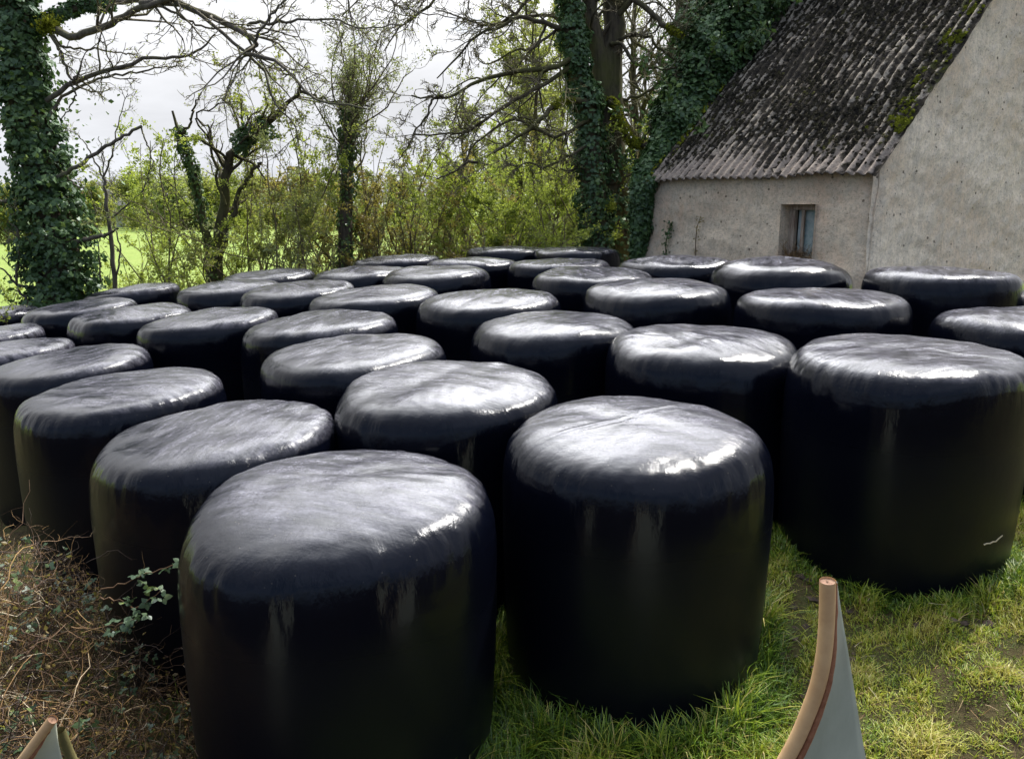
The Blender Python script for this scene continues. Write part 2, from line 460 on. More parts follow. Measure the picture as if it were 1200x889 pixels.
gx = axis(-900, -9, 8, 900, .12, 45); gy = axis(-300, -.5, 15, 1500, .12, 55)
GX, GY = np.meshgrid(gx, gy, indexing='ij')
GV = np.stack([GX, GY, gz(GX, GY)], -1).reshape(-1, 3)
tag(mk('ground', GV, grid_faces(len(gx), len(gy)), M['ground'], smooth=True), kind='structure')

# ---------------------------------------------------------------- bales
PROF = [(0, 0), (.2, -.001), (.4, -.003), (.6, -.007), (.75, -.013), (.86, -.026), (.93, -.052), (.972, -.095), (.992, -.155), (1.0, -.25), (1.0, -.36), (.995, -.6), (.983, -.85), (.968, -1.05), (.945, -1.2), (.91, -1.34)]


SOFT = [(0, 0), (.2, -.002), (.4, -.007), (.6, -.018), (.72, -.032), (.82, -.056), (.90, -.096), (.952, -.15), (.985, -.225), (.998, -.31), (1.0, -.40), (.995, -.6), (.983, -.85), (.968, -1.05), (.945, -1.2), (.91, -1.34)]
SOFTNESS = {100: .50, 101: .42, 102: .08, 103: .25, 104: .25, 105: .2, 106: .18, 107: .2, 108: .5, 109: .3, 114: .1, 115: .8}
DOME = {100: .035, 101: .03, 102: .008, 103: .015, 106: .02, 108: .02, 115: .05}


def bale_mesh(name, loc, R, seed, big):
    r = np.random.default_rng(seed)
    a1 = np.array(PROF, float); a2 = np.array(SOFT, float)
    q1 = np.linspace(0, 1, 60)
    def by_len(a):
        l = np.r_[0, np.cumsum(np.hypot(np.diff(a[:, 0] * .62), np.diff(a[:, 1])))]; l /= l[-1]
        return np.stack([np.interp(q1, l, a[:, 0]), np.interp(q1, l, a[:, 1])], -1)
    sf = SOFTNESS.get(seed, float(np.clip(r.normal(.13, .12), .0, .5)))
    pr = by_len(a1) * (1 - sf) + by_len(a2) * sf
    R = R * (1.012 + .035 * sf)
    seg = np.r_[0, np.cumsum(np.hypot(np.diff(pr[:, 0] * .62), np.diff(pr[:, 1])))]
    n = 100 if big else 60
    # denser sampling round the shoulder
    s = np.sort(np.r_[np.linspace(.02, seg[-1], n // 2), np.linspace(.42, .92, n // 2) + .0013])
    k = 5
    rr = np.interp(s, seg, pr[:, 0]); zz = np.interp(s, seg, pr[:, 1])
    for _ in range(2 if big else 1):
        rr[1:-1] = (rr[:-2] + 2 * rr[1:-1] + rr[2:]) / 4; zz[1:-1] = (zz[:-2] + 2 * zz[1:-1] + zz[2:]) / 4
    nt = 200 if big else 120
    th = np.linspace(0, 2 * np.pi, nt, endpoint=False)
    T, S = np.meshgrid(th, s, indexing='ij')
    RR = np.broadcast_to(rr, T.shape).copy() * R; ZZ = np.broadcast_to(zz, T.shape).copy()
    # shoulder varies round the bale
    sh = 1 + .22 * sum(r.normal() * np.sin(q * T + r.uniform(0, 6.28)) / q ** .5 for q in (1, 2, 3, 5)) / 1.6
    sh = np.clip(sh, .6, 1.5)
    ZZ = np.where(ZZ > -.36, ZZ * sh, ZZ - .36 * (1 - sh) * -1 * np.exp(-(np.abs(ZZ) - .36) * 4) * 1.0)
    out = sum(r.normal() * .008 * np.sin(q * T + r.uniform(0, 6.28)) for q in (2, 3, 4))
    out = out + .0015 * np.sin(7 * T + 3 * ZZ + r.uniform(0, 6)) * smoothstep(.3, .6, RR)
    for q in (17, 23, 31, 44, 57):       # film pleats pulled over the shoulder
        out = out + r.uniform(.3, 1) * .0021 * np.sin(q * T + r.uniform(0, 6) + 1.5 * np.sin(2 * ZZ * 5 + T * 2)) * np.exp(-((S - .60) / .12) ** 2)
    edge = smoothstep(.2, .55, RR / R)
    RR = RR + out * edge
    X = RR * np.cos(T); Y = RR * np.sin(T)
    P = np.stack([X, Y, ZZ], -1)
    topm = smoothstep(-.5, -.1, ZZ)
    Z = ZZ + topm * (.009 * waves(r, P, .75, 8) + .0035 * waves(r, P, .28, 12) + .0009 * waves(r, P, .11, 12))
    Z = Z - .012 * r.uniform(-1, 1.3) * np.exp(-(RR / .35) ** 2) * topm
    # straight strands of film stretched across the top
    for _ in range(4):
        a = r.uniform(0, 3.14); c = r.uniform(-.45, .45); d = X * math.cos(a) + Y * math.sin(a) - c
        Z = Z + topm * r.uniform(-.6, 1) * .005 * np.exp(-(d / .012) ** 2) * smoothstep(.6, .3, RR)
    Z = Z - topm * DOME.get(seed, .012) * (RR / R) ** 2
    tx, ty = r.normal(size=2) * .014
    gxs = (bale_level(loc[0] + .3, loc[1]) - bale_level(loc[0] - .3, loc[1])) / .6
    gys = (bale_level(loc[0], loc[1] + .3) - bale_level(loc[0], loc[1] - .3)) / .6
    Z = Z + X * (gxs * (.3 if loc[0] > -1 else .65) + tx) + Y * (gys * .5 + ty)
    V = np.stack([X, Y, Z], -1).reshape(-1, 3)
    cap = np.array([[0, 0, V.reshape(nt, n - (n % 2), 3)[:, 0, 2].mean()]])
    ns = len(s)
    F4 = grid_faces(nt, ns, close=True)
    F4 = F4[:, ::-1]
    c = len(V)
    i = np.arange(nt); F3 = np.stack([i * ns, ((i + 1) % nt) * ns, np.full(nt, c)], -1)
    V = np.concatenate([V, cap])
    F4 = F4[:, ::-1]; F3 = F3
    o = mk(name, V, [F4[:, ::-1], F3], M['film'], smooth=True)
    o.location = (loc[0], loc[1], loc[2] + CZ)
    return o


BALES = [
    ('A', -0.695, 3.108, -1.068, 0.620, 'big black wrapped bale standing frontmost of all, sun glare across its domed top'),
    ('B', 0.570, 3.603, -0.935, 0.604, 'big black bale between the frontmost bale and the one above the metal sheet tip'),
    ('C', 2.160, 4.373, -0.742, 0.617, 'big black bale straight above the tip of the curved metal sheet'),
    ('D', -1.559, 4.100, -1.089, 0.619, 'black bale touching the brambles, diagonally behind the frontmost bale'),
    ('E', -2.531, 5.138, -1.099, 0.626, 'black bale behind the top of the bramble thicket, two along from the frontmost bale'),
    ('F', -3.533, 6.353, -1.142, 0.620, 'black bale three along the diagonal row from the frontmost bale, past the bramble top'),
    ('G', -0.364, 4.411, -0.914, 0.615, 'black bale filling the gap just behind the two big front bales, taut crease across'),
    ('H', -1.075, 5.410, -0.898, 0.614, 'black bale second in the row that runs back behind the frontmost pair'),
    ('I', 1.214, 5.124, -0.772, 0.601, 'black bale behind the second big bale, frayed bright shine round its front rim'),
    ('J', 0.297, 5.901, -0.787, 0.609, 'black bale in mid yard with a crossed crease, behind the gap of the front bales'),
    ('K', -0.197, 7.025, -0.729, 0.620, 'black bale in mid yard, plain round top, behind the crossed crease bale'),
    ('L', -1.553, 6.549, -0.868, 0.625, 'black bale in mid yard, third in the row back from behind the frontmost bale'),
    ('M', -2.793, 7.435, -0.954, 0.615, 'black bale with a tall visible side beside the dark gap in mid yard'),
    ('N', 1.240, 6.925, -0.617, 0.604, 'black bale in the middle with steep sagging shoulder on its house side'),
    ('O', 2.365, 6.184, -0.617, 0.633, 'broad black bale one row before the cushion shaped bale, bright band along its rim'),
    ('P', 2.50, 7.60, -0.45, 0.63, 'cushion shaped black bale right under the small house window'),
    ('Q', 3.597, 6.834, -0.496, 0.594, 'black bale against the gable wall next to the house corner'),
    ('R', 3.56, 5.52, -0.70, 0.62, 'black bale before the gable wall, cut by the picture edge, next behind the big one'),
    ('S', 1.82, 8.95, -0.53, 0.65, 'low black bale beneath the plain part of the yard wall, before the window bale'),
    ('T', 0.80, 8.15, -0.60, 0.615, 'black bale with a scuffed ring on its top, second from the yard wall'),
    ('U', 0.584, 10.132, -0.626, 0.639, 'black bale one before the last in the line towards the forked tree'),
    ('V', 0.958, 12.054, -0.567, 0.622, 'black bale at the foot of the tall forked tree, last before the house'),
    ('W', -0.088, 12.729, -0.595, 0.623, 'black bale farthest back of all, beside the one at the forked tree foot'),
    ('X', -0.528, 10.712, -0.651, 0.618, 'black bale in the back rows just before the farthest one'),
    ('Y', -0.859, 9.248, -0.670, 0.612, 'black bale three before the farthest one, dark notch on its edge'),
    ('Z', -1.610, 11.434, -0.660, 0.620, 'slim looking black bale in the last row under the brown leafless bush'),
    ('AA', -1.831, 9.998, -0.722, 0.617, 'black bale just before the slim one under the brown bush'),
    ('AB', -1.326, 7.774, -0.771, 0.623, 'wide black bale in mid yard with a dull dusty top, between rows'),
    ('AC', -2.292, 8.716, -0.806, 0.618, 'black bale in the back half below the ivy pole tree'),
    ('AD', -3.267, 10.892, -0.832, 0.619, 'black bale of the last row below the hedge bush with the ivy snag'),
    ('AE', -3.339, 9.660, -0.871, 0.616, 'black bale second from the hedge, before the ivy snag bush'),
    ('AF', -5.238, 11.156, -1.056, 0.624, 'black bale at the hedge right beside the ivy covered trunk'),
    ('AG', -5.234, 9.810, -1.130, 0.633, 'black bale straight in front of the ivy covered trunk'),
    ('AH', -3.996, 8.478, -1.038, 0.619, 'black bale two before the ivy covered trunk, shaded dark across its top'),
    ('AI', -7.638, 11.930, -1.462, 0.620, 'black bale at the picture edge beside the foot of the ivy covered trunk'),
    ('AJ', -5.741, 8.668, -1.298, 0.619, 'small looking black bale at the picture edge, second from the trunk'),
    ('AK', -4.738, 7.391, -1.248, 0.620, 'black bale at the picture edge with a bent bright rim, third from the trunk'),
    ('AL', 5.10, 7.15, -0.72, 0.620, 'black bale barely showing at the foot of the gable wall'),
]
BP = np.array([[b[1], b[2], b[4]] for b in BALES])
for k, (nm, x, y, z, r, lab) in enumerate(BALES):
    o = bale_mesh('silage_bale', (x, y, z), r, 100 + k, y < 5.3)
    tag(o, lab, 'silage bale', 'black wrapped silage bales stored in the yard')

# ---------------------------------------------------------------- tubes, leaves, growth


class Tubes:
    def __init__(s): s.g = {}
    def add(s, P, R, sides=4, shade=None):
        P = np.asarray(P, float); R = np.asarray(R, float)
        if P.ndim == 2: P = P[None]; R = R[None]
        s.g.setdefault((P.shape[1], sides), []).append((P, R, np.full(len(P), .5) if shade is None else shade))
    def geo(s):
        Vs, Fs, A, n = [], [], [], 0
        for (k, sides), L in s.g.items():
            P = np.concatenate([a for a, _, _ in L]); R = np.concatenate([b for _, b, _ in L]); sh = np.concatenate([c for _, _, c in L])
            m = len(P)
            T = np.empty_like(P); T[:, 1:-1] = P[:, 2:] - P[:, :-2]; T[:, 0] = P[:, 1] - P[:, 0]; T[:, -1] = P[:, -1] - P[:, -2]
            T = norm(T)
            ref = np.where(np.abs(T[:, :1, 2:3]) > .8, np.array([1., 0.1, 0]), np.array([0.05, 0.1, 1.]))
            A1 = norm(np.cross(T, np.broadcast_to(ref, T.shape))); B1 = np.cross(T, A1)
            ph = np.linspace(0, 2 * np.pi, sides, endpoint=False)
            V = P[:, :, None] + (A1[:, :, None] * np.cos(ph)[:, None] + B1[:, :, None] * np.sin(ph)[:, None]) * R[:, :, None, None]
            base = (np.arange(m) * k * sides)[:, None, None]
            i = np.arange(k - 1)[None, :, None]; j = np.arange(sides)[None, None]
            a = base + i * sides + j; b = base + i * sides + (j + 1) % sides
            f = np.stack([a, b, b + sides, a + sides], -1).reshape(-1, 4) + n
            Vs.append(V.reshape(-1, 3)); Fs.append(f); A.append(np.repeat(sh, (k - 1) * sides)); n += m * k * sides
        return np.concatenate(Vs), np.concatenate(Fs), np.concatenate(A)
    def build(s, name, mat, parent=None, origin=None):
        V, F, A = s.geo()
        return mk(name, V, F, mat, parent, smooth=True, attrs={'shade': ('FACE', A)}, origin=origin)


def resample(pts, n, rng=None, wob=0.0):
    pts = np.asarray(pts, float)
    P = np.concatenate([[2 * pts[0] - pts[1]], pts, [2 * pts[-1] - pts[-2]]])
    m = len(pts) - 1; t = np.linspace(0, m - 1e-6, n); i = t.astype(int); u = (t - i)[:, None]
    a, b, c, d = P[i], P[i + 1], P[i + 2], P[i + 3]
    q = .5 * ((2 * b) + (c - a) * u + (2 * a - 5 * b + 4 * c - d) * u * u + (3 * b - a - 3 * c + d) * u ** 3)
    if rng is not None and wob: q[1:-1] += rng.normal(size=(n - 2, 3)) * wob
    return q


def grow(rng, P0, D, L, R, n, wob, grav, taper=.35):
    m = len(P0); pts = np.empty((m, n, 3)); pts[:, 0] = P0; d = norm(D)
    L = np.asarray(L)[:, None]
    for i in range(1, n):
        d = norm(d + rng.normal(size=(m, 3)) * wob + np.array([0, 0, grav]))
        pts[:, i] = pts[:, i - 1] + d * L / (n - 1)
    t = np.linspace(0, 1, n); return pts, np.asarray(R)[:, None] * (1 - (1 - taper) * t)


def spawn(rng, pts, radii, k, tmin, ang, ratio, rr=.55, up=0.1, lmin=0.0, tmax=1.0):
    m, n, _ = pts.shape
    t = rng.uniform(tmin, tmax, (m, k)) * (n - 1) * .999; i = t.astype(int); u = (t - i)
    r_ = np.arange(m)[:, None]
    p = pts[r_, i] * (1 - u[..., None]) + pts[r_, i + 1] * u[..., None]
    T = norm(pts[r_, i + 1] - pts[r_, i]); Rr = radii[r_, i]
    q = rng.normal(size=(m, k, 3)); q = norm(q - (q * T).sum(-1, keepdims=True) * T)
    a = rng.uniform(ang[0], ang[1], (m, k, 1))
    D = T * np.cos(a) + q * np.sin(a); D[..., 2] += up
    plen = np.linalg.norm(np.diff(pts, axis=1), axis=-1).sum(1)[:, None]
    L = np.maximum(plen * ratio * rng.uniform(.5, 1.25, (m, k)) * (1 - .45 * t / (n - 1)), lmin)
    return p.reshape(-1, 3), D.reshape(-1, 3), L.ravel(), np.minimum((Rr * rr), 1).ravel()


def leaf_geo(rng, C, size, nb=None, bias=0.0, aspect=.62):
    n = len(C); a = norm(rng.normal(size=(n, 3))); b = rng.normal(size=(n, 3))
    if nb is not None:
        nrm = norm(rng.normal(size=(n, 3)) * (1 - bias) + nb * bias * 1.8); a = norm(a - (a * nrm).sum(-1, keepdims=True) * nrm); b = np.cross(nrm, a)
    else:
        b = norm(b - (b * a).sum(-1, keepdims=True) * a); nrm = np.cross(a, b)
    s = (size * rng.uniform(.55, 1.25, n))[:, None]
    V = np.stack([C - a * s, C + b * s * aspect - nrm * s * .15, C + a * s, C - b * s * aspect - nrm * s * .15], 1).reshape(-1, 3)
    F = np.arange(n * 4).reshape(n, 4)
    return V, F


def leaves(name, rng, C, size, mat, parent, nb=None, bias=0.0, shade=None, aspect=.62):
    V, F = leaf_geo(rng, C, size, nb, bias, aspect)
    sh = rng.uniform(0, 1, len(C)) if shade is None else shade
    return mk(name, V, F, mat, parent, attrs={'shade': ('FACE', sh)})


def jitter_on(rng, pts, count, spread):
    """Random points near the polylines."""
    m, n, _ = pts.shape
    i = rng.integers(0, m, count); t = rng.uniform(0, n - 1.001, count); j = t.astype(int); u = (t - j)[:, None]
    return pts[i, j] * (1 - u) + pts[i, j + 1] * u + rng.normal(size=(count, 3)) * spread


def ivy_on(rng, path, radius, count, size, name, mat, parent, lump=.35, core=True):
    """Ivy leaves sheathing a trunk path; radius is per path point."""
    path = np.asarray(path); n = len(path)
    t = rng.uniform(0, n - 1.001, count); j = t.astype(int); u = (t - j)[:, None]
    c = path[j] * (1 - u) + path[j + 1] * u
    r = radius[j] * (1 - u[:, 0]) + radius[j + 1] * u[:, 0]
    T = norm(path[j + 1] - path[j]); q = rng.normal(size=(count, 3)); q = norm(q - (q * T).sum(-1, keepdims=True) * T)
    w_ = 1 + lump * waves(rng, c + q * r[:, None], .5, 12) * .5
    d = r * w_ * rng.uniform(.72, 1.05, count) + np.abs(rng.normal(size=count)) * r * .08
    pos = c + q * d[:, None]
    return leaves(name, rng, pos, np.full(count, size), mat, parent, nb=q + np.array([0, 0, .35]), bias=.55, aspect=.8)


# ---------------------------------------------------------------- house
E_H = .45
A0 = at(1026, 196.5, 9); A0 = EYE + (A0 - EYE) * (E_H / (A0[2] - CZ))
B0 = at(768, 208, 9); B0 = EYE + (B0 - EYE) * (E_H / (B0[2] - CZ))
uv = B0 - A0; HL = float(np.hypot(uv[0], uv[1])); U2 = uv / HL; U2[2] = 0
V2 = np.array([U2[1], -U2[0], 0]); NW = -V2          # NW: outward normal of the yard wall
ROOFP = rad(46.0); WID = 5.4
HZ = CZ + E_H
house = empty('stone_outhouse', (float(A0[0]), float(A0[1]), 0.0))
tag(house, 'old rendered outhouse with mossy corrugated roof and one small window', 'outhouse')
hrng = np.random.default_rng(21)


def hpos(u, v, z): return A0 * np.array([1, 1, 0]) + U2 * np.asarray(u)[..., None] + V2 * np.asarray(v)[..., None] + np.array([0, 0, 1.]) * np.asarray(z)[..., None]


def hinv(x, y, offs=0.0):
    """Photo pixel on the yard wall plane (offset outwards) to wall coordinates."""
    d = at(x, y, 1.0) - EYE; p0 = A0 + NW * offs
    s = ((p0 - EYE) @ NW) / (d @ NW); P = EYE + d * s
    return (P - A0) @ U2, P[2]


def hobj(name, V, F, mat, parent=house, **kw):
    """Child of the house whose object space is aligned with the wall: x along eave, y inwards, z up."""
    o = mk(name, np.asarray(V), F, mat, **kw)
    M3 = np.array([U2, V2, [0, 0, 1.]])
    me = o.data; n = len(me.vertices); c = np.empty(n * 3, dtype=np.float32); me.vertices.foreach_get('co', c)
    c = (c.reshape(-1, 3) - np.array([A0[0], A0[1], 0])) @ M3.T
    me.vertices.foreach_set('co', c.astype(np.float32).ravel()); me.update()
    ang = math.atan2(U2[1], U2[0])
    # U2, V2 may be a mirrored pair: fold that into the mesh instead of the object
    hand = U2[0] * V2[1] - U2[1] * V2[0]
    if hand < 0:
        c[:, 1] *= -1; me.vertices.foreach_set('co', c.astype(np.float32).ravel()); me.flip_normals()
    o.rotation_euler = (0, 0, ang); o.parent = parent; o.location = (0, 0, 0)
    return o


wu0, wzt = hinv(918, 239.5); wu1, _ = hinv(958.5, 240); _, wzb = hinv(938, 299)
W0, W1 = min(wu0, wu1), max(wu0, wu1); WZ0, WZ1 = wzb - .05, wzt



def wall_grid(us, zs, hole=None, fn=None):
    Ug, Zg = np.meshgrid(us, zs, indexing='ij')
    F = grid_faces(len(us), len(zs))
    if hole:
        uc = (us[:-1] + us[1:])[:, None] / 2 + 0 * (zs[:-1] + zs[1:])[None] / 2; zc = 0 * us[:-1, None] + (zs[:-1] + zs[1:])[None] / 2
        keep = ~((uc > hole[0]) & (uc < hole[1]) & (zc > hole[2]) & (zc < hole[3]))
        F = F[keep.ravel()]
    return Ug, Zg, F


GB = -.6                                                           # walls go below ground
# yard wall: uneven, battered outwards at the foot, with a real opening
us = np.unique(np.r_[np.arange(-.02, HL + .05, .045), W0, W1]); zs = np.unique(np.r_[np.arange(GB, HZ + .06, .045), WZ0, WZ1])
Ug, Zg, F = wall_grid(us, zs, (W0, W1, WZ0, WZ1))
rough = .014 * waves(hrng, np.stack([Ug, Zg, 0 * Ug], -1), .9, 10) + .005 * waves(hrng, np.stack([Ug, Zg, 0 * Ug], -1), .2, 14)
inh = smoothstep(0, .06, np.minimum.reduce([np.abs(Ug - W0), np.abs(Ug - W1)])) * 1.0
vv = -(rough * .9 + .05 * (HZ - Zg) / 2.2)
Ub = Ug + smoothstep(HL - 1.0, HL, Ug) * (HZ - Zg) * .10 - .0
corner = smoothstep(.22, 0, Ug)
vv = vv + .05 * corner * corner
Pm = [(hpos(Ub, vv, Zg).reshape(-1, 3), F)]
# reveals of the opening
dep = .20
rim = []
for (ua, ub, za, zb) in ((W0, W0, WZ0, WZ1), (W1, W1, WZ0, WZ1), (W0, W1, WZ0, WZ0), (W0, W1, WZ1, WZ1)):
    q = np.linspace(0, 1, 8); d_ = np.linspace(-.045 if za != zb or True else 0, dep, 6)
    Q, Dd = np.meshgrid(q, d_, indexing='ij')
    rim.append((hpos(ua + (ub - ua) * Q, Dd, za + (zb - za) * Q).reshape(-1, 3), grid_faces(8, 6)))
V, Fq = join(Pm + rim)
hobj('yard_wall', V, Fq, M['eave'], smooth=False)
# gable wall: follows the roof slope
vs = np.linspace(.0, WID, 110); ts = np.linspace(0, 1, 90)
Vg, Tg = np.meshgrid(vs, ts, indexing='ij')
apex = np.minimum(Vg, WID - Vg) * math.tan(ROOFP)
top = HZ + apex - .02
Zw = GB + Tg * (top - GB)
P3 = np.stack([Vg, Zw, 0 * Vg], -1)
rg = .016 * waves(hrng, P3, 1.1, 10) + .006 * waves(hrng, P3, .22, 14)
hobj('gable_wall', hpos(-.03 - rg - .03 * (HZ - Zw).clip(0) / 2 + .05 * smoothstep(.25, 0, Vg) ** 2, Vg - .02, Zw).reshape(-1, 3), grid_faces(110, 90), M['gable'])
# far gable and back wall close the building
parts = []
for uu_ in (HL - .02,):
    parts.append((hpos(np.full_like(Vg, uu_), Vg, Zw).reshape(-1, 3), grid_faces(110, 90)))
b1 = hpos(np.array([-.02, HL, HL, -.02]), np.array([WID] * 4), np.array([GB, GB, HZ, HZ])); parts.append((b1, np.array([[0, 1, 2, 3]])))
V, Fq = join(parts); hobj('back_wall', V, Fq, M['eave'])

# corrugated roof, two slopes of one sheet surface
SL = WID / 2 / math.cos(ROOFP) + .22; RIB = HL / 27.0


def slope(side):
    nu = 27 * 10 + 20; u = np.linspace(-.10, HL + .16, nu); s = np.linspace(-.14, SL, 150)
    Ug, Sg = np.meshgrid(u, s, indexing='ij')
    ph = 2 * np.pi * Ug / RIB
    cre = .5 + .5 * np.cos(ph)
    nn = .030 * (cre - .5) * 2 * .9
    lap = np.floor((Sg + .14) / 1.15); nn = nn - .012 * ((Sg + .14) / 1.15 - lap) + .006 * np.sin(lap * 7 + Ug)
    Pn = np.stack([Ug, Sg, 0 * Ug], -1)
    nn = nn + .006 * waves(hrng, Pn, .14, 16) * smoothstep(.1, .8, Sg) + .02 * waves(hrng, Pn, 1.6, 6)
    sag = -.03 * np.sin(np.pi * np.clip(Ug / HL, 0, 1)) * np.sin(np.pi * np.clip(Sg / SL, 0, 1))
    nn = nn + sag + .05
    # ragged eave: each sheet edge ends a little differently
    ed = .005 * np.sin(np.floor(Ug / RIB * .33) * 12.9) * (Sg < -.1)
    S2 = Sg + ed
    v = S2 * math.cos(ROOFP) - nn * math.sin(ROOFP); z = HZ + S2 * math.sin(ROOFP) + nn * math.cos(ROOFP)
    if side: v = WID - v
    V = hpos(Ug, v, z).reshape(-1, 3)
    th_ = .009
    v2 = v + (th_ * math.sin(ROOFP)) * (1 if not side else -1); V2_ = hpos(Ug, v2, z - th_ * math.cos(ROOFP)).reshape(-1, 3)
    F = grid_faces(nu, 150)
    if side: F = F[:, ::-1]
    n = len(V); e = np.arange(nu - 1) * 150; lip = np.stack([e, e + n, e + 150 + n, e + 150], -1)
    e2 = np.arange(149); lip2 = np.stack([e2, e2 + 1, e2 + 1 + n, e2 + n], -1)
    Vt = np.concatenate([V, V2_]); Ft = np.concatenate([F, F[:, ::-1] + n, lip, lip2])
    cr = np.tile(cre.ravel(), 2); lo = np.tile(smoothstep(.9, .0, Sg).ravel(), 2)
    eg = np.tile(np.maximum(smoothstep(.55, .1, Ug) * smoothstep(.1, .9, Sg), smoothstep(HL - .5, HL, Ug)).ravel(), 2)
    return Vt, Ft, cr, lo, eg


for sd_ in (0, 1):
    Vt, Ft, cr, lo, eg = slope(sd_)
    o = hobj('roof', Vt, Ft, M['roof'], smooth=True, attrs={'crest': ('POINT', cr), 'low': ('POINT', lo), 'edge': ('POINT', eg)})
    if sd_ == 0: roof_o = o


def roof_pt(u, s, n):
    return hpos(u, s * math.cos(ROOFP) - n * math.sin(ROOFP), HZ + s * math.sin(ROOFP) + n * math.cos(ROOFP))


def clumps(rng, C, size, nrm, flat=.5):
    """Small irregular cushions: squashed octahedra, one per centre."""
    n = len(C)
    o6 = np.array([[1, 0, 0], [0, 1, 0], [-1, 0, 0], [0, -1, 0], [0, 0, 1.], [0, 0, -.6], ])
    f = np.array([[0, 1, 4], [1, 2, 4], [2, 3, 4], [3, 0, 4], [1, 0, 5], [2, 1, 5], [3, 2, 5], [0, 3, 5]])
    a = norm(np.cross(nrm, rng.normal(size=(n, 3)))); b = np.cross(nrm, a)
    s = size[:, None, None] * rng.uniform(.6, 1.4, (n, 6, 1))
    V = C[:, None] + s * (o6[None, :, 0:1] * a[:, None] + o6[None, :, 1:2] * b[:, None] + flat * o6[None, :, 2:3] * nrm[:, None])
    return V.reshape(-1, 3), (f[None] + (np.arange(n) * 6)[:, None, None]).reshape(-1, 3)


RN = -V2 * math.sin(ROOFP) + np.array([0, 0, math.cos(ROOFP)])
nc = 9000
cu = hrng.uniform(-.05, HL + .05, nc); cs = hrng.uniform(.0, SL, nc)
dens = waves(hrng, np.stack([cu, cs * .6, 0 * cu], -1), .5, 12) * .5 + waves(hrng, np.stack([cu, cs * .6, 0 * cu], -1), 1.5, 8) * .5
keep = dens + .9 * smoothstep(0, 1.0, cs) + hrng.normal(size=nc) * .3 > .45
cu, cs = cu[keep], cs[keep]; off = .05 + .02 * np.cos(2 * np.pi * cu / RIB)
V, F = clumps(hrng, roof_pt(cu, cs, off), hrng.uniform(.010, .034, len(cu)), np.broadcast_to(RN, (len(cu), 3)), .6)
o = hobj('moss_cushion', V, F, M['darkmoss'], attrs={'shade': ('FACE', np.repeat(hrng.uniform(0, .9, len(cu)), 8))}); o['kind'] = 'stuff'
# bright moss along the two verges
cu = np.r_[hrng.uniform(-.08, .22, 1500), hrng.uniform(HL - .12, HL + .2, 900), hrng.uniform(-.1, .45, 160)]
cs = np.r_[hrng.uniform(.5, SL, 1500), hrng.uniform(-.14, SL * .5, 900), hrng.uniform(.45, .75, 160)]
dn = waves(hrng, np.stack([cu, cs, 0 * cu], -1), .5, 8) + hrng.normal(size=len(cu)) * .5; k = dn > .35
cu, cs = cu[k], cs[k]
V, F = clumps(hrng, roof_pt(cu, cs, .06 + 0 * cu), hrng.uniform(.012, .035, len(cu)), np.broadcast_to(RN, (len(cu), 3)), .7)
shd = np.where(cu > HL / 2, hrng.uniform(.2, 1, len(cu)), hrng.uniform(0, .2, len(cu)))
o = hobj('verge_moss', V, F, M['moss'], attrs={'shade': ('FACE', np.repeat(shd, 8))}); o['kind'] = 'stuff'

# window: frame remains, board inside
wood = mat_simple('old_wood', (.24, .17, .13), (.48, .41, .33), .85, 30, .5, .2, stretch=(1, 1, .15))
teal = mat_simple('peeling_teal_board', (.20, .30, .30), (.46, .50, .48), .8, 9, .4, .2)


def hbox(u0, u1, v0, v1, z0, z1):
    V, F = box(u0, u1, v0, v1, z0, z1); return hpos(V[:, 0], V[:, 1], V[:, 2]), F


win = hobj('window', *join([hbox(W0 + .004, W1 - .004, dep - .07, dep - .01, WZ1 - .07, WZ1 - .003), hbox(W0 + .004, W0 + .06, dep - .07, dep - .01, WZ0, WZ1 - .073), hbox(W1 - .09, W1 - .004, dep - .07, dep - .01, WZ0, WZ1 - .073), hbox(W1 - .22, W1 - .18, dep - .05, dep - .02, WZ0, WZ1 - .073)]), wood)
inner = mat_simple('dark_interior', (.03, .028, .025), (.06, .055, .05), .95, 4, .2, .1)
hobj('board', *hbox(W0 - .02, W1 - .10, dep + .0, dep + .02, WZ0 - .2, WZ1 + .02), teal, parent=house)
hobj('inner_partition', *hbox(.1, HL - .1, 1.3, 1.34, 0, HZ), inner, parent=house)
# dead weeds standing in the opening: a plant of its own
tb = Tubes(); n = 150
P0 = hpos(hrng.uniform(W0 + .03, W1 - .05, n), hrng.uniform(.02, dep - .1, n), np.full(n, WZ0 + .01))
D = np.c_[hrng.normal(size=(n, 2)) * .6, hrng.uniform(.5, 1.4, n)]
pts, rr = grow(hrng, P0, D, hrng.uniform(.12, .34, n), np.full(n, .003), 6, .45, -.12)
tb.add(pts, rr, 3, hrng.uniform(.2, 1, n))
tag(tb.build('dry_weeds', M['dead']), 'tangle of dry brown weeds filling the sill of the small window', 'dry weeds')
for k, (xa, ya, yb, cnt) in enumerate(((782, 300, 262, 60), (816, 300, 255, 30))):
    u_, z_ = hinv(xa, ya, .06); _, zt = hinv(xa, yb, .06)
    path = resample([hpos(u_, -.08, z_ - .5), hpos(u_ + .02, -.07, (z_ + zt) / 2), hpos(u_ - .03, -.05, zt)], 10, hrng, .01)
    tb = Tubes(); tb.add(path, np.linspace(.012, .004, 10), 4)
    root = empty('wall_climber', tuple(path[0])); tag(root, ('leafy green weed climbing the yard wall beside its far corner', 'thin bare brown creeper rising up the yard wall')[k], 'climbing plant')
    tb.build('stem', M['twig_brown'], root)
    pp = path[hrng.integers(0, 10, cnt * 3)] + hrng.normal(size=(cnt * 3, 3)) * .035
    leaves('foliage', hrng, pp, np.full(cnt * 3, .016 if k else .024), M['ivy'] if not k else M['rust'], root)

# ---------------------------------------------------------------- trees
TREEGROUP = 'trees round the yard'


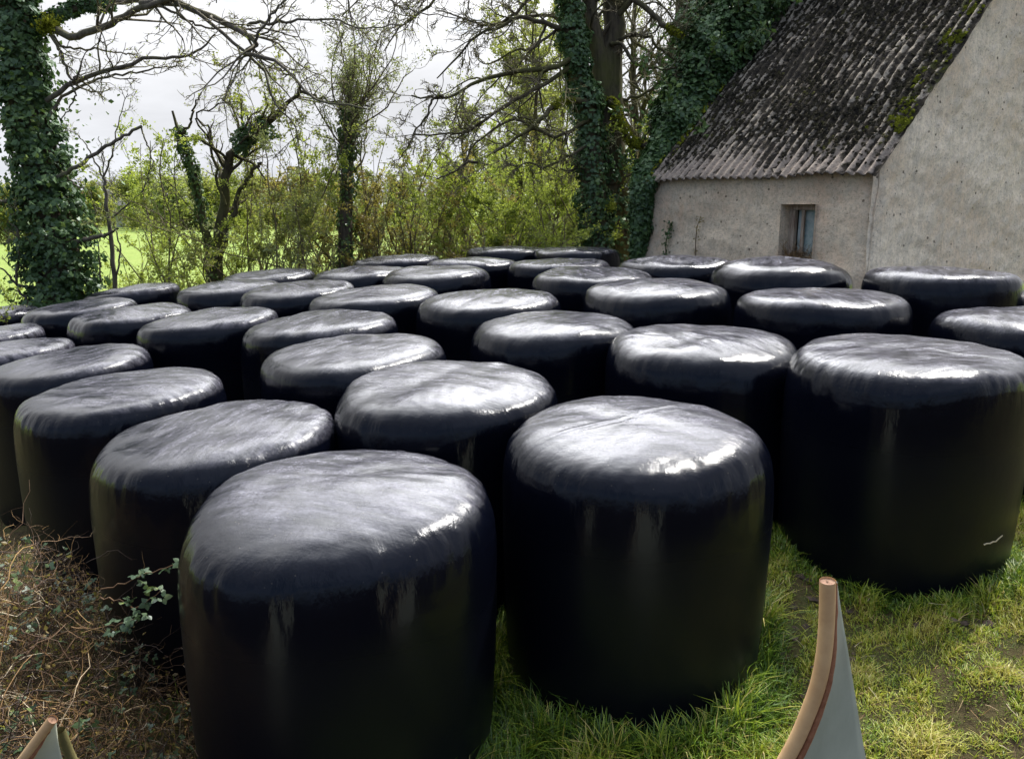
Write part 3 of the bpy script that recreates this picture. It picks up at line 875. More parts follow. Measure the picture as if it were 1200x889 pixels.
def limb(px, depth0, depth1=None, n=14, rng=None, wob=.02):
    depth1 = depth0 if depth1 is None else depth1
    m = len(px); pts = [at(x, y, depth0 + (depth1 - depth0) * i / (m - 1)) for i, (x, y) in enumerate(px)]
    return resample(pts, n, rng, wob)


def px2m(px, depth): return px / FPX * depth


def twiggery(rng, tb_b, tb_t, limbs, dens=1.0, l1=1.0, grav=-.03, r3=.0055, last=1.0, maxlen=1.6, lvl3=5):
    """Branches, twigs and fine twigs on guide limbs; returns the twig polylines."""
    allp = []
    for pts, rr in limbs:
        Ln = np.linalg.norm(np.diff(pts, axis=0), axis=1).sum()
        k1 = max(2, int(Ln * 3.6 * dens))
        p, D, L, R = spawn(rng, pts[None], rr[None], k1, .12, (.4, 1.15), .42, .45, .05)
        L = np.clip(L, .35, maxlen) * l1; R = np.clip(R, .006, .04)
        a, ra = grow(rng, p, D, L, R, 9, .22, grav)
        tb_b.add(a, ra, 4)
        p, D, L, R = spawn(rng, a, ra, 5, .15, (.4, 1.1), .5, .55, .03)
        L = np.clip(L, .15, .8)
        b, rb = grow(rng, p, D, L, np.maximum(R, r3 * 1.2), 7, .24, grav)
        tb_t.add(b, rb, 3)
        p, D, L, R = spawn(rng, b, rb, lvl3, .15, (.4, 1.2), .5, .6, .05)
        L = np.clip(L * last, .08, .4)
        c, rc = grow(rng, p, D, L, np.full(len(L), r3), 4, .25, 0)
        tb_t.add(c, rc, 3)
        allp.append((b, c))
    return allp


# --- the ivy covered tree at the yard's corner
rng = np.random.default_rng(41)
Dp = 13.2
tr = empty('ivy_tree', tuple(at(75, 372, Dp))); tag(tr, 'ivy covered tree trunk with long bare limbs reaching over the last bales', 'tree', TREEGROUP)
trunk = limb([(78, 395), (72, 340), (62, 270), (50, 200), (32, 120), (22, 40), (16, -60), (10, -190)], Dp, n=26, rng=rng, wob=.015)
tr_r = np.interp(np.linspace(0, 1, 26), [0, .25, .45, .7, 1], [.42, .37, .32, .27, .2])
tb = Tubes(); tb.add(trunk, tr_r * .85, 12); tb.build('trunk', M['bark'], tr)
iv_r = np.interp(np.linspace(0, 1, 26), [0, .12, .28, .42, .6, 1], [.47, .50, .55, .42, .34, .30])
ivy_on(rng, trunk, iv_r, 15000, .052, 'ivy', M['ivy'], tr)
cc = jitter_on(rng, trunk[None, 2:17], 1500, .42); leaves('young_ivy', rng, cc, np.full(1500, .05), M['ivy_pale'], tr)
LIMBS = [
    ([(50, 28), (85, 42), (120, 33), (150, 16), (185, 4), (230, -12), (290, -40)], 13.1, 12.2, 7.0, 4.0),
    ([(45, 32), (75, 14), (110, 4), (150, 2), (200, -8), (260, -30)], 13.2, 13.6, 7, 3),
    ([(165, 5), (205, 4), (240, 16), (270, 29), (288, 42), (300, 52), (285, 62), (298, 66), (322, 70), (345, 90), (362, 112), (392, 122), (430, 128)], 12.6, 11.6, 6.5, 1.3),
    ([(290, 30), (315, 26), (345, 24), (385, 22), (425, 32), (470, 30)], 12.0, 11.6, 3.0, 1),
    ([(225, 10), (262, 40), (288, 62), (308, 84), (316, 108), (322, 122), (345, 148), (350, 172)], 12.3, 11.9, 3.4, 1),
    ([(185, 5), (215, 22), (245, 32), (285, 34), (330, 50)], 12.5, 12.9, 2.6, 1),
    ([(300, 52), (302, 42), (325, 8), (350, -10)], 11.9, 11.6, 3, 1.5),
    ([(55, 118), (85, 99), (128, 82), (175, 69), (212, 67), (240, 55), (252, 40)], 13.1, 12.6, 5, 1.2),
    ([(58, 135), (75, 112), (112, 93), (150, 87), (180, 80), (205, 78)], 13.1, 13.5, 3.2, 1),
    ([(60, 42), (72, 62), (82, 92), (90, 90), (94, 80)], 13.0, 12.9, 3.2, 1.6),
    ([(60, 42), (78, 56), (118, 58), (158, 64)], 13.0, 13.5, 2.8, 1),
    ([(82, 95), (88, 112), (72, 140)], 12.9, 13.0, 2, 1),
    ([(68, 208), (95, 192), (130, 168), (166, 148)], 13.0, 12.7, 4.2, 2.6),
    ([(166, 148), (172, 170), (180, 190), (176, 205)], 12.7, 12.7, 1.6, .8),
    ([(72, 200), (88, 216), (108, 227)], 13.0, 13.0, 2, 1),
    ([(80, 285), (105, 280), (122, 276), (138, 268)], 13.0, 12.8, 5, 2),
    ([(50, 250), (20, 238), (-30, 232)], 13.1, 13.0, 6, 3),
    ([(50, 340), (20, 333), (8, 320), (-20, 305)], 12.9, 12.6, 3, 1),
    ([(45, 362), (20, 336), (22, 300), (20, 270), (8, 258)], 12.9, 12.7, 3, 1),
    ([(20, -60), (90, -80), (200, -60), (300, -70), (420, -40), (520, -30)], 13, 11.5, 8, 3),
    ([(400, -42), (405, -10), (412, 20), (425, 42)], 11.6, 11.4, 2.4, .8),
    ([(420, -40), (450, -5), (480, 12), (540, 22)], 11.5, 11.2, 2.4, .8),
]
tb = Tubes(); tt = Tubes(); L = []
for px, d0, d1, w0, w1 in LIMBS:
    n = 22; p = limb(px, d0, d1, n, rng, .012); r = np.linspace(px2m(w0, d0), px2m(w1, d1), n) * .62
    tb.add(p, r, 7); L.append((p, r))
tw = twiggery(rng, tb, tt, [L[i] for i in (0, 2, 3, 4, 5, 6, 7, 8, 9, 10, 14, 16, 18, 19, 20, 21)], .95, .9, -.02, .0055, maxlen=1.5, lvl3=4)
tb.build('branch', M['bark_grey'], tr); tt.build('twig_sprays', M['twig'], tr)
cc = np.concatenate([jitter_on(rng, c, len(c), .01) for _, c in tw]); leaves('bud_foliage', rng, cc, np.full(len(cc), .011), M['spring'], tr, aspect=.8)
C = at(58, 30, 13.0) + rng.normal(size=(900, 3)) * np.array([.08, .08, .07]); leaves('lichen_knob', rng, C, np.full(900, .022), M['moss'], tr)
ivy_on(rng, L[1][0][:12], np.full(12, .12), 900, .045, 'limb_ivy', M['ivy'], tr)

# --- forked trees before the house
rng = np.random.default_rng(52)
Df = 14.4
tr = empty('forked_ash_tree', tuple(at(716, 345, Df))); tag(tr, 'tall mossy tree forking into brown trunks just beside the house', 'tree', TREEGROUP)
t1 = limb([(716, 360), (715, 285), (713, 220), (711, 150), (714, 94), (718, 40), (720, -20), (722, -160)], Df, n=24, rng=rng, wob=.015)
r1 = np.interp(np.linspace(0, 1, 24), [0, .2, .4, .6, 1], [px2m(31, Df), px2m(27, Df), px2m(21, Df), px2m(14, Df), px2m(9, Df)])
t2 = limb([(712, 150), (706, 95), (698, 45), (690, 0), (684, -120)], Df - .1, n=14, rng=rng, wob=.01); r2 = np.linspace(px2m(13, Df), px2m(6, Df), 14)
tb = Tubes(); tb.add(t1, r1, 12); tb.add(t2, r2, 9); tb.build('trunk', M['bark_moss'], tr)
ivy_on(rng, t1[:10], r1[:10] * 1.15, 3200, .042, 'ivy', M['ivy'], tr, lump=.6)
LIMBS = [
    ([(712, 120), (760, 108), (781, 82)], 14.3, 14.8, 4, 2),
    ([(722, 20), (744, 0), (770, 22), (785, 34), (800, 42)], 14.3, 13.6, 6, 4),
    ([(716, 60), (735, 40), (760, 44), (775, 60), (790, 70)], 14.3, 14.0, 4, 2),
    ([(716, 50), (728, 52), (747, 76), (772, 81), (795, 80)], 14.2, 13.8, 4, 2),
    ([(716, 118), (722, 128), (729, 146), (740, 166), (752, 170), (768, 168)], 14.1, 13.6, 7, 3.5),
    ([(722, 10), (760, -20), (800, 5), (815, 20)], 14.3, 14.0, 6, 2.5),
    ([(714, 190), (690, 185), (668, 200), (640, 195)], 14.0, 13.6, 3, 1),
    ([(716, 215), (745, 205), (760, 215)], 14.0, 13.8, 3, 1),
    ([(702, 70), (665, 48), (650, 20), (612, 19), (590, 5)], 14.4, 14.6, 5, 2),
]
tb = Tubes(); tt = Tubes(); L = []
for px, d0, d1, w0, w1 in LIMBS:
    p = limb(px, d0, d1, 16, rng, .015); r = np.linspace(px2m(w0, d0), px2m(w1, d1), 16) * .6
    tb.add(p, r, 7); L.append((p, r))
tw = twiggery(rng, tb, tt, L + [(t2[4:], r2[4:])], 1.3, .8, -.02, .0058, maxlen=1.3)
tb.build('branch', M['bark_moss'], tr); tt.build('twig_sprays', M['twig'], tr)
q = L[4][0][:13]; ivy_on(rng, q, np.full(13, .085), 2200, .018, 'moss_sleeve', M['moss'], tr)
q = L[1][0][10:]; ivy_on(rng, q, np.full(6, .065), 600, .018, 'moss_sleeve', M['moss'], tr)

rng = np.random.default_rng(53)
Dg = 13.9
tr = empty('ivy_clad_ash_tree', tuple(at(702, 345, Dg))); tag(tr, 'tree with slim ivy clad leaning stem and long drooping limbs over the hedge', 'tree', TREEGROUP)
t1 = limb([(706, 350), (700, 280), (694, 200), (686, 120), (676, 60), (668, 0), (660, -140)], Dg, n=20, rng=rng, wob=.015)
r1 = np.linspace(px2m(17, Dg), px2m(8, Dg), 20)
tb = Tubes(); tb.add(t1, r1, 10); tb.build('trunk', M['bark_moss'], tr)
ivy_on(rng, t1[2:], r1[2:] + .07, 7500, .042, 'ivy', M['ivy'], tr, lump=.45)
LIMBS = [
    ([(680, 62), (657, 76), (612, 84), (567, 93), (540, 106), (511, 116), (482, 112)], 13.8, 13.0, 6, 1.5),
    ([(672, 40), (640, 28), (612, 20), (585, 32), (560, 42), (526, 76), (512, 92)], 13.8, 13.2, 5, 1.2),
    ([(690, 120), (669, 118), (652, 122), (642, 130), (628, 146), (612, 158), (595, 170), (579, 179)], 13.7, 12.9, 6, 2.4),
    ([(520, 113), (505, 118), (502, 135), (492, 147), (478, 172), (466, 188)], 13.1, 12.8, 2.6, 1),
    ([(678, 70), (650, 90), (622, 108), (600, 120), (575, 136), (552, 152), (530, 157), (505, 159), (485, 157)], 13.8, 12.8, 5, 1.2),
    ([(690, 170), (660, 185), (640, 196), (620, 190), (600, 200)], 13.7, 13.0, 3, 1.2),
    ([(668, 20), (640, 45), (615, 66), (600, 90), (590, 110)], 13.9, 13.4, 3.4, 1),
    ([(660, 0), (625, -5), (600, 20), (570, 30), (545, 22), (510, 12)], 13.9, 13.4, 4, 1),
    ([(560, 190), (545, 192), (528, 204), (512, 210)], 12.9, 12.7, 3, 1.4),
    ([(690, 140), (655, 160), (630, 152), (600, 140), (560, 165), (545, 191)], 13.7, 12.9, 4, 1.6),
    ([(664, -60), (600, -50), (540, -30), (500, 10), (470, 30), (450, 60)], 13.9, 13.2, 5, 1),
    ([(665, -20), (610, -60), (560, -70), (520, -30), (440, -10), (400, 20)], 13.9, 13.2, 5, 1),
    ([(640, 28), (625, 55), (600, 60), (575, 75), (560, 70)], 13.8, 13.6, 3, 1),
]
tb = Tubes(); tt = Tubes(); L = []
for px, d0, d1, w0, w1 in LIMBS:
    p = limb(px, d0, d1, 18, rng, .012); r = np.linspace(px2m(w0, d0), px2m(w1, d1), 18) * .6
    tb.add(p, r, 6); L.append((p, r))
tw = twiggery(rng, tb, tt, L, 1.5, .95, -.04, .0058, maxlen=1.5)
tb.build('branch', M['bark_moss'], tr); tt.build('twig_sprays', M['twig'], tr)
cc = np.concatenate([jitter_on(rng, c, len(c) // 2, .02) for _, c in tw]); leaves('bud_foliage', rng, cc, np.full(len(cc), .012), M['olive'], tr, aspect=.8)
q = L[2][0][2:7]; ivy_on(rng, q, np.full(5, .055), 500, .018, 'moss_sleeve', M['moss'], tr)


def bare_tree(rng, name, label, base_px, depth, h, r0, lean=(0, 0), barkm='bark_moss', twigm='twig', leafm=None, nleaf=0, leafs=.03, spread=.9, first=.25, k=16, ivy=0, group='bare trees standing behind the hedge', tw_k=5, base_y=None):
    b = at(base_px, 300, depth); b[2] = gz(b[0], b[1]) - .1
    if base_y is not None: b[2] = at(base_px, base_y, depth)[2]
    root = empty(name, tuple(b)); tag(root, label, 'tree', group)
    t = np.linspace(0, 1, 14)[:, None]
    P = b + np.array([lean[0], lean[1], h]) * t + np.cumsum(rng.normal(size=(14, 3)) * h * .008, 0); P[0] = b
    R = r0 * (1 - .85 * t[:, 0])
    tb = Tubes(); tb.add(P, R, 8); tb.build('trunk', M[barkm], root)
    tb = Tubes(); tt = Tubes()
    p, D, L, Rr = spawn(rng, P[None], R[None], k, first, (.5, 1.1), .34 * spread, .5, .25)
    a, ra = grow(rng, p, D, np.maximum(L, h * .1), np.maximum(Rr, .012), 9, .2, .04); tb.add(a, ra, 5)
    p, D, L, Rr = spawn(rng, a, ra, 6, .15, (.4, 1.1), .55, .5, .1)
    b2, rb = grow(rng, p, D, L, np.maximum(Rr, .006), 7, .22, .0); tt.add(b2, rb, 3)
    p, D, L, Rr = spawn(rng, b2, rb, tw_k, .15, (.4, 1.2), .5, .6, .05)
    c, rc = grow(rng, p, D, L, np.full(len(L), .0005 * depth), 4, .25, 0); tt.add(c, rc, 3)
    tb.build('branch', M[barkm], root); tt.build('twig_sprays', M[twigm], root)
    if nleaf:
        leaves('foliage', rng, jitter_on(rng, c, nleaf, .05), np.full(nleaf, leafs), M[leafm], root)
    if ivy: ivy_on(rng, P[:9], np.full(9, r0 * 1.5), ivy, .05, 'ivy', M['ivy'], root, lump=.6)
    return root


rng = np.random.default_rng(60)
BT = [
    (766, 17.5, 7.5, .16, (.2, 0), 0, 'slim bare tree behind the house end with ivy on its straight stem', 1500),
    (745, 19, 8.5, .12, (-.3, 0), 0, 'bare spindly tree seen between the forked tree and the slim ivy stem', 0),
    (790, 20, 8.0, .12, (.3, 0), 0, 'bare tree hidden behind the ivy heap at the roof verge', 0),
    (640, 19, 6.0, .10, (-.5, 0), 5000, 'olive twiggy tree behind the drooping limbs, first past the ivy clad stem', 0),
    (590, 22, 6.2, .11, (.3, 0), 6000, 'olive twiggy tree behind the drooping limbs, in the hazy middle', 0),
    (545, 24, 5.0, .10, (-.2, 0), 5000, 'small rounded twiggy tree at the open end of the drooping limbs', 0),
    (665, 24, 8.0, .13, (.1, 0), 5000, 'tall grey twiggy tree framed between the ivy clad stem and the hedge', 0),
    (700, 26, 9.0, .13, (.4, 0), 3000, 'tall bare tree straight behind the forked tree', 0),
]
for px, dp, h, r0, ln, nl, lab, iv in BT:
    bare_tree(rng, 'bare_tree', lab, px, dp, h * 1.12, r0, ln, leafm='olive', nleaf=int(nl * 1.6), leafs=.035, ivy=iv, k=26)

# --- hedge shrubs


def shrub(rng, label, px, depth, h, width, stems, leafm, nleaf, size=.022, barkm='twig_brown', name='hedge_shrub', group='shrubs of the hedge behind the bales', r0=.018, up=.0, cat='shrub', tw=4, spread=.35):
    b = at(px, 300, depth); b[2] = float(gz(b[0], b[1])) - .05
    root = empty(name, tuple(b)); tag(root, label, cat, group)
    P0 = b + np.c_[rng.normal(size=(stems, 2)) * width * .28, np.zeros(stems)]
    P0[:, 2] = gz(P0[:, 0], P0[:, 1]) - .05
    D = np.c_[(P0[:, :2] - b[:2]) * .5 + rng.normal(size=(stems, 2)) * spread * width * .5, np.full(stems, 1.0)]
    tb = Tubes(); tt = Tubes()
    a, ra = grow(rng, P0, D, rng.uniform(.55, 1.08, stems) * h, rng.uniform(.5, 1.2, stems) * r0, 14, .16, .05, .25); tb.add(a, ra, 5)
    p, D, L, R = spawn(rng, a, ra, 7, .18, (.4, 1.1), .30, .6, .15)
    b2, rb = grow(rng, p, D, L, np.maximum(R, .006), 8, .24, .03); tt.add(b2, rb, 3)
    p, D, L, R = spawn(rng, b2, rb, tw, .1, (.4, 1.2), .45, .6, .1)
    c, rc = grow(rng, p, D, np.maximum(L, .08), np.full(len(L), .0040), 5, .28, 0); tt.add(c, rc, 3)
    tb.build('stem', M[barkm], root); tt.build('twig_sprays', M['twig'], root)
    if nleaf:
        n1 = int(nleaf * .75)
        C = np.concatenate([jitter_on(rng, c, n1, .03), jitter_on(rng, b2, nleaf - n1, .03)])
        # leaf out in patches, thin elsewhere
        w_ = waves(rng, C, .9, 10); C = C[w_ + rng.normal(size=len(C)) * .7 > -.55]
        leaves('foliage', rng, C, np.full(len(C), size), M[leafm], root)
    return root, a


rng = np.random.default_rng(77)
SH = [
    # px, depth, height, width, stems, leaf, n, label
    (-30, 12.8, 2.6, 1.6, 7, 'spring', 1500, 'thin leafing shrub at the picture edge beyond the ivy covered trunk'),
    (22, 13.6, 1.7, 1.0, 5, 'spring', 900, 'low sprawling shrub beside the foot of the ivy covered trunk'),
    (112, 13.8, 1.9, .9, 6, 'spring', 1500, 'low wispy shrub between ivy covered trunk and the forked sapling'),
    (165, 13.9, 2.0, 1.0, 9, 'spring', 2600, 'open green shrub just past the forked sapling'),
    (198, 13.4, 1.9, 1.0, 9, 'spring', 2600, 'tangled thorny shrub before the ivy snag, field showing through'),
    (232, 13.7, 2.9, 1.0, 11, 'spring', 5500, 'bright green bush wrapped about the foot of the ivy snag'),
    (262, 14.0, 3.0, 1.0, 11, 'spring', 6500, 'tall dense bright green bush under the bent ivy bough'),
    (300, 14.2, 3.1, 1.1, 11, 'olive', 5000, 'tall olive green bush with dark elbow branch in it'),
    (338, 13.8, 2.9, 1.0, 12, 'olive', 4200, 'upright brown twigged bush left of the ivy pole tree'),
    (372, 14.1, 3.0, 1.0, 12, 'rust', 3600, 'russet budding bush touching the ivy pole tree'),
    (440, 14.0, 3.2, 1.1, 12, 'blossom', 5200, 'tall pale leafed bush on the open side of the ivy pole tree'),
    (478, 14.2, 2.6, 1.0, 14, 'rust', 4200, 'reddish brown budding bush in the middle of the hedge'),
    (508, 13.7, 1.5, .9, 18, 'rust', 1400, 'low dark brown leafless bush behind the slim last row bale'),
    (535, 14.6, 2.4, 1.2, 12, 'spring', 6500, 'broad yellow green bush past the low brown bush'),
    (575, 14.8, 2.6, 1.2, 12, 'spring', 8000, 'yellow green willowy bush beneath the drooping limb tips'),
    (615, 14.4, 2.3, 1.2, 12, 'spring', 7500, 'bright green bush with leaning dark stems under the mossy limb'),
    (652, 14.9, 2.7, 1.2, 12, 'spring', 7500, 'green bush close to the ivy clad stem'),
    (685, 15.2, 2.2, .9, 9, 'olive', 4000, 'dull green bush tucked behind the ivy clad stem'),
    (742, 14.6, 1.0, .8, 12, 'ivy_pale', 2600, 'low dark ivy bush between the forked tree and the house wall'),
    (755, 16.5, 1.5, .9, 9, 'olive', 2000, 'small scrubby bush beyond the house corner'),
]
for px, dp, h, wd, st, lf, nl, lab in SH:
    lab = lab.replace(' left of ', ' beside ')
    shrub(rng, lab, px, dp, h * (1.32 if nl > 3000 else 1.1), wd * 1.2, int(st * (1.5 if px > 420 else 1.2 if px > 290 else .9)), lf, int(nl * (2.6 if px > 420 else 2.1 if px > 290 else 1.4 if px > 215 else .9)), size=.026 if lf != 'blossom' else .024, tw=(5 if px > 420 else 3) if px != 508 else 9)

# forked sapling, ivy snag, ivy pole tree
root, _ = shrub(rng, 'slender bare forked sapling standing near the ivy covered trunk', 134, 13.2, .6, .3, 2, 'spring', 60, name='bare_sapling', cat='sapling', group=TREEGROUP)
tb = Tubes(); tt = Tubes(); L = []
for px, d0, w0, w1 in (([(138, 395), (134, 330), (131, 290), (128, 255), (124, 225), (121, 208)], 13.2, 6, 3.4), ([(121, 208), (108, 185), (100, 168), (92, 160)], 13.2, 2.2, .8), ([(121, 208), (131, 180), (137, 150), (150, 110)], 13.2, 2.4, .7),
                       ([(121, 208), (120, 180), (116, 160)], 13.2, 1.6, .7), ([(131, 255), (150, 240), (170, 220), (176, 200), (176, 165)], 13.2, 2.2, .8), ([(136, 330), (140, 290), (134, 260)], 13.2, 2.4, 1.2), ([(118, 330), (116, 290), (118, 270)], 13.3, 2, 1)):
    p = limb(px, d0, d0 - .1, 14, rng, .012); r = np.linspace(px2m(w0, d0), px2m(w1, d0), 14) * .5; tb.add(p, r, 6); L.append((p, r))
tw = twiggery(rng, tb, tt, L[1:5], 1.0, .6, 0, .003, lvl3=3)
tb.build('branch', M['bark_grey'], root); tt.build('twig_sprays', M['twig'], root)
cc = np.concatenate([jitter_on(rng, c, len(c), .02) for _, c in tw]); leaves('bud_foliage', rng, cc, np.full(len(cc), .014), M['spring'], root)

b = at(262, 395, 13.9); root = empty('ivy_snag_tree', tuple(b)); tag(root, 'broken old hedge tree with ivy snag and bent bough among green bushes', 'tree', TREEGROUP)
tb = Tubes(); tt = Tubes(); L = []
for px, d0, d1, w0, w1 in (([(255, 400), (250, 330), (240, 260), (230, 212), (220, 185), (212, 160), (202, 130)], 13.9, 13.7, 15, 3), ([(212, 160), (222, 148), (228, 130), (235, 110)], 13.7, 13.6, 4, 2.2), ([(258, 400), (256, 300), (262, 230), (268, 190), (283, 170), (296, 156), (312, 147), (331, 131), (340, 118), (352, 107)], 14, 13.6, 16, 4),
                           ([(352, 107), (348, 95), (335, 84), (318, 75), (300, 66), (280, 62)], 13.6, 13.2, 3, 1.5), ([(352, 107), (372, 114), (385, 118), (410, 125), (440, 122)], 13.6, 13.3, 4, 1.4), ([(258, 300), (275, 240), (292, 210), (296, 198), (306, 191)], 13.8, 13.4, 7, 3.5),
                           ([(264, 240), (256, 215), (250, 195), (247, 165), (246, 150), (232, 142), (236, 130), (250, 127), (262, 121), (285, 120)], 13.8, 13.4, 4.5, 1.2)):
    p = limb(px, d0, d1, 20, rng, .02); r = np.linspace(px2m(w0, d0), px2m(w1, d1), 20) * .42; tb.add(p, r, 8); L.append((p, r))
tw = twiggery(rng, tb, tt, [L[3], L[4], L[6], L[2]], 1.2, .6, .02, .003, lvl3=4)
tb.build('branch', M['bark_moss'], root); tt.build('twig_sprays', M['twig'], root)
ivy_on(rng, L[0][0][:18], np.full(18, .10), 1700, .032, 'ivy', M['ivy_pale'], root, lump=.9)
ivy_on(rng, L[2][0][8:14], np.full(6, .15), 1300, .034, 'ivy', M['ivy'], root, lump=.9)
cc = np.concatenate([jitter_on(rng, c, len(c), .03) for _, c in tw]); leaves('bud_foliage', rng, cc, np.full(len(cc), .018), M['spring'], root)

b = at(406, 395, 13.6); root = empty('ivy_pole_tree', tuple(b)); tag(root, 'straight ivy wrapped tree with pale leafing crown in the middle of the hedge', 'tree', TREEGROUP)
p = limb([(405, 400), (406, 320), (405, 250), (408, 190), (409, 150), (412, 125)], 13.6, n=16, rng=rng, wob=.01); r = np.linspace(.14, .07, 16)
tb = Tubes(); tb.add(p, r, 8); tb.build('trunk', M['bark'], root)
ivy_on(rng, p, np.linspace(.15, .15, 16), 2600, .03, 'ivy', M['ivy_pale'], root, lump=.8)
tb = Tubes(); tt = Tubes()
pp, D, Ln, R = spawn(rng, p[None], r[None], 30, .45, (.3, 1.0), .6, .3, .55)
a, ra = grow(rng, pp, D, np.clip(Ln, .7, 1.6), np.full(30, .018), 10, .2, .06); tb.add(a, ra, 5)
pp, D, Ln, R = spawn(rng, a, ra, 8, .1, (.4, 1.1), .5, .55, .1); b2, rb = grow(rng, pp, D, Ln, np.maximum(R, .005), 7, .25, .02); tt.add(b2, rb, 3)
pp, D, Ln, R = spawn(rng, b2, rb, 4, .1, (.4, 1.1), .5, .55, .1); c, rc = grow(rng, pp, D, Ln, np.full(len(Ln), .003), 4, .25, .02); tt.add(c, rc, 3)
tb.build('branch', M['twig_brown'], root); tt.build('twig_sprays', M['twig'], root)
leaves('foliage', rng, jitter_on(rng, c, 6500, .03), np.full(6500, .020), M['blossom'], root)

# ivy heap climbing the far verge of the house
rng = np.random.default_rng(91)
root = empty('ivy_heap', tuple(at(800, 300, 16))); tag(root, 'great dark ivy mass climbing over the far verge of the mossy roof', 'ivy', None)
spine = [hpos(HL + .25, -.05, HZ - 1.6), hpos(HL + .2, .0, HZ - .3), hpos(HL + .3, .5, HZ + .45), hpos(HL + .35, 1.1, HZ + 1.2), hpos(HL + .4, 1.7, HZ + 2.0), hpos(HL + .4, 2.3, HZ + 2.9), hpos(HL + .5, 2.7, HZ + 4.0)]
spine = resample(spine, 30); rr_ = np.interp(np.linspace(0, 1, 30), [0, .15, .3, .6, 1], [.10, .16, .28, .60, .92])
sp2 = spine + U2 * (rr_ * .15)[:, None]
tb = Tubes(); tb.add(spine, np.full(30, .09), 8); tb.build('stem', M['bark'], root)
ivy_on(rng, sp2, rr_, 34000, .046, 'foliage', M['ivy'], root, lump=.35)
ivy_on(rng, sp2[6:], rr_[6:] * .8, 9000, .06, 'inner_foliage', M['ivy'], root, lump=.3)
tb = Tubes(); pp, D, Ln, R = spawn(rng, spine[None], np.full((1, 30), .03), 60, .3, (.8, 1.4), .15, .5, .1)
a, ra = grow(rng, pp, D, np.full(60, 1.3), np.full(60, .008), 8, .25, .0); tb.add(a, ra, 3); tb.build('runner', M['twig_brown'], root)
leaves('runner_foliage', rng, jitter_on(rng, a, 3500, .07), np.full(3500, .05), M['ivy_pale'], root)
# ivy hanging at the foot corner of the yard wall
root = empty('corner_ivy', tuple(at(775, 300, 12.9))); tag(root, 'dark ivy curtain hanging at the outer corner of the yard wall', 'ivy')
cp = resample([hpos(HL + .12, -.10, HZ + .02), hpos(HL + .16, -.12, HZ - .5), hpos(HL + .25, -.08, HZ - 1.1), hpos(HL + .35, .0, HZ - 2.0)], 12)
tb = Tubes(); tb.add(cp, np.full(12, .02), 5); tb.build('stem', M['twig_brown'], root)
ivy_on(rng, cp, np.interp(np.linspace(0, 1, 12), [0, .3, .6, 1], [.20, .20, .13, .10]), 3000, .04, 'foliage', M['ivy'], root, lump=.6)

# ---------------------------------------------------------------- far trees and farmhouse


def far_tree(rng, label, px, depth, h, wd, mat, n, size, bare=False):
    b = at(px, 300, depth); b[2] = float(gz(b[0], b[1])) - .2
    root = empty('far_tree', tuple(b)); tag(root, label, 'tree', 'trees along the far side of the field')
    t = np.linspace(0, 1, 8)[:, None]; P = b + np.array([0, 0, h * .8]) * t + np.cumsum(rng.normal(size=(8, 3)) * .01 * h, 0)
    tb = Tubes(); tb.add(P, np.linspace(.03, .008, 8) * h, 6); tb.build('trunk', M['bark_grey'], root)
    tb = Tubes()
    p, D, L, R = spawn(rng, P[None], np.full((1, 8), .012 * h), 26, .12, (.4, 1.2), .42, .6, .3)
    a, ra = grow(rng, p, D, L * wd / h * 1.3 + .1 * h, np.maximum(R, .012), 7, .25, .05); tb.add(a, ra, 4)
    p, D, L, R = spawn(rng, a, ra, 7, .2, (.4, 1.2), .5, .6, .1); c, rc = grow(rng, p, D, L, np.full(len(L), .0011 * depth / 4), 5, .25, 0); tb.add(c, rc, 3)
    tb.build('branch', M['bark_grey'], root)
    if not bare:
        C = jitter_on(rng, c, n, .06 * h); leaves('foliage', rng, C, np.full(n, size), M[mat], root)
    else:
        p, D, L, R = spawn(rng, c, rc, 5, .2, (.4, 1.2), .6, .6, .1); d, rd = grow(rng, p, D, L, np.full(len(L), .0008 * depth / 4), 4, .25, 0)
        tb = Tubes(); tb.add(d, rd, 3); tb.build('twig_sprays', M['twig'], root)


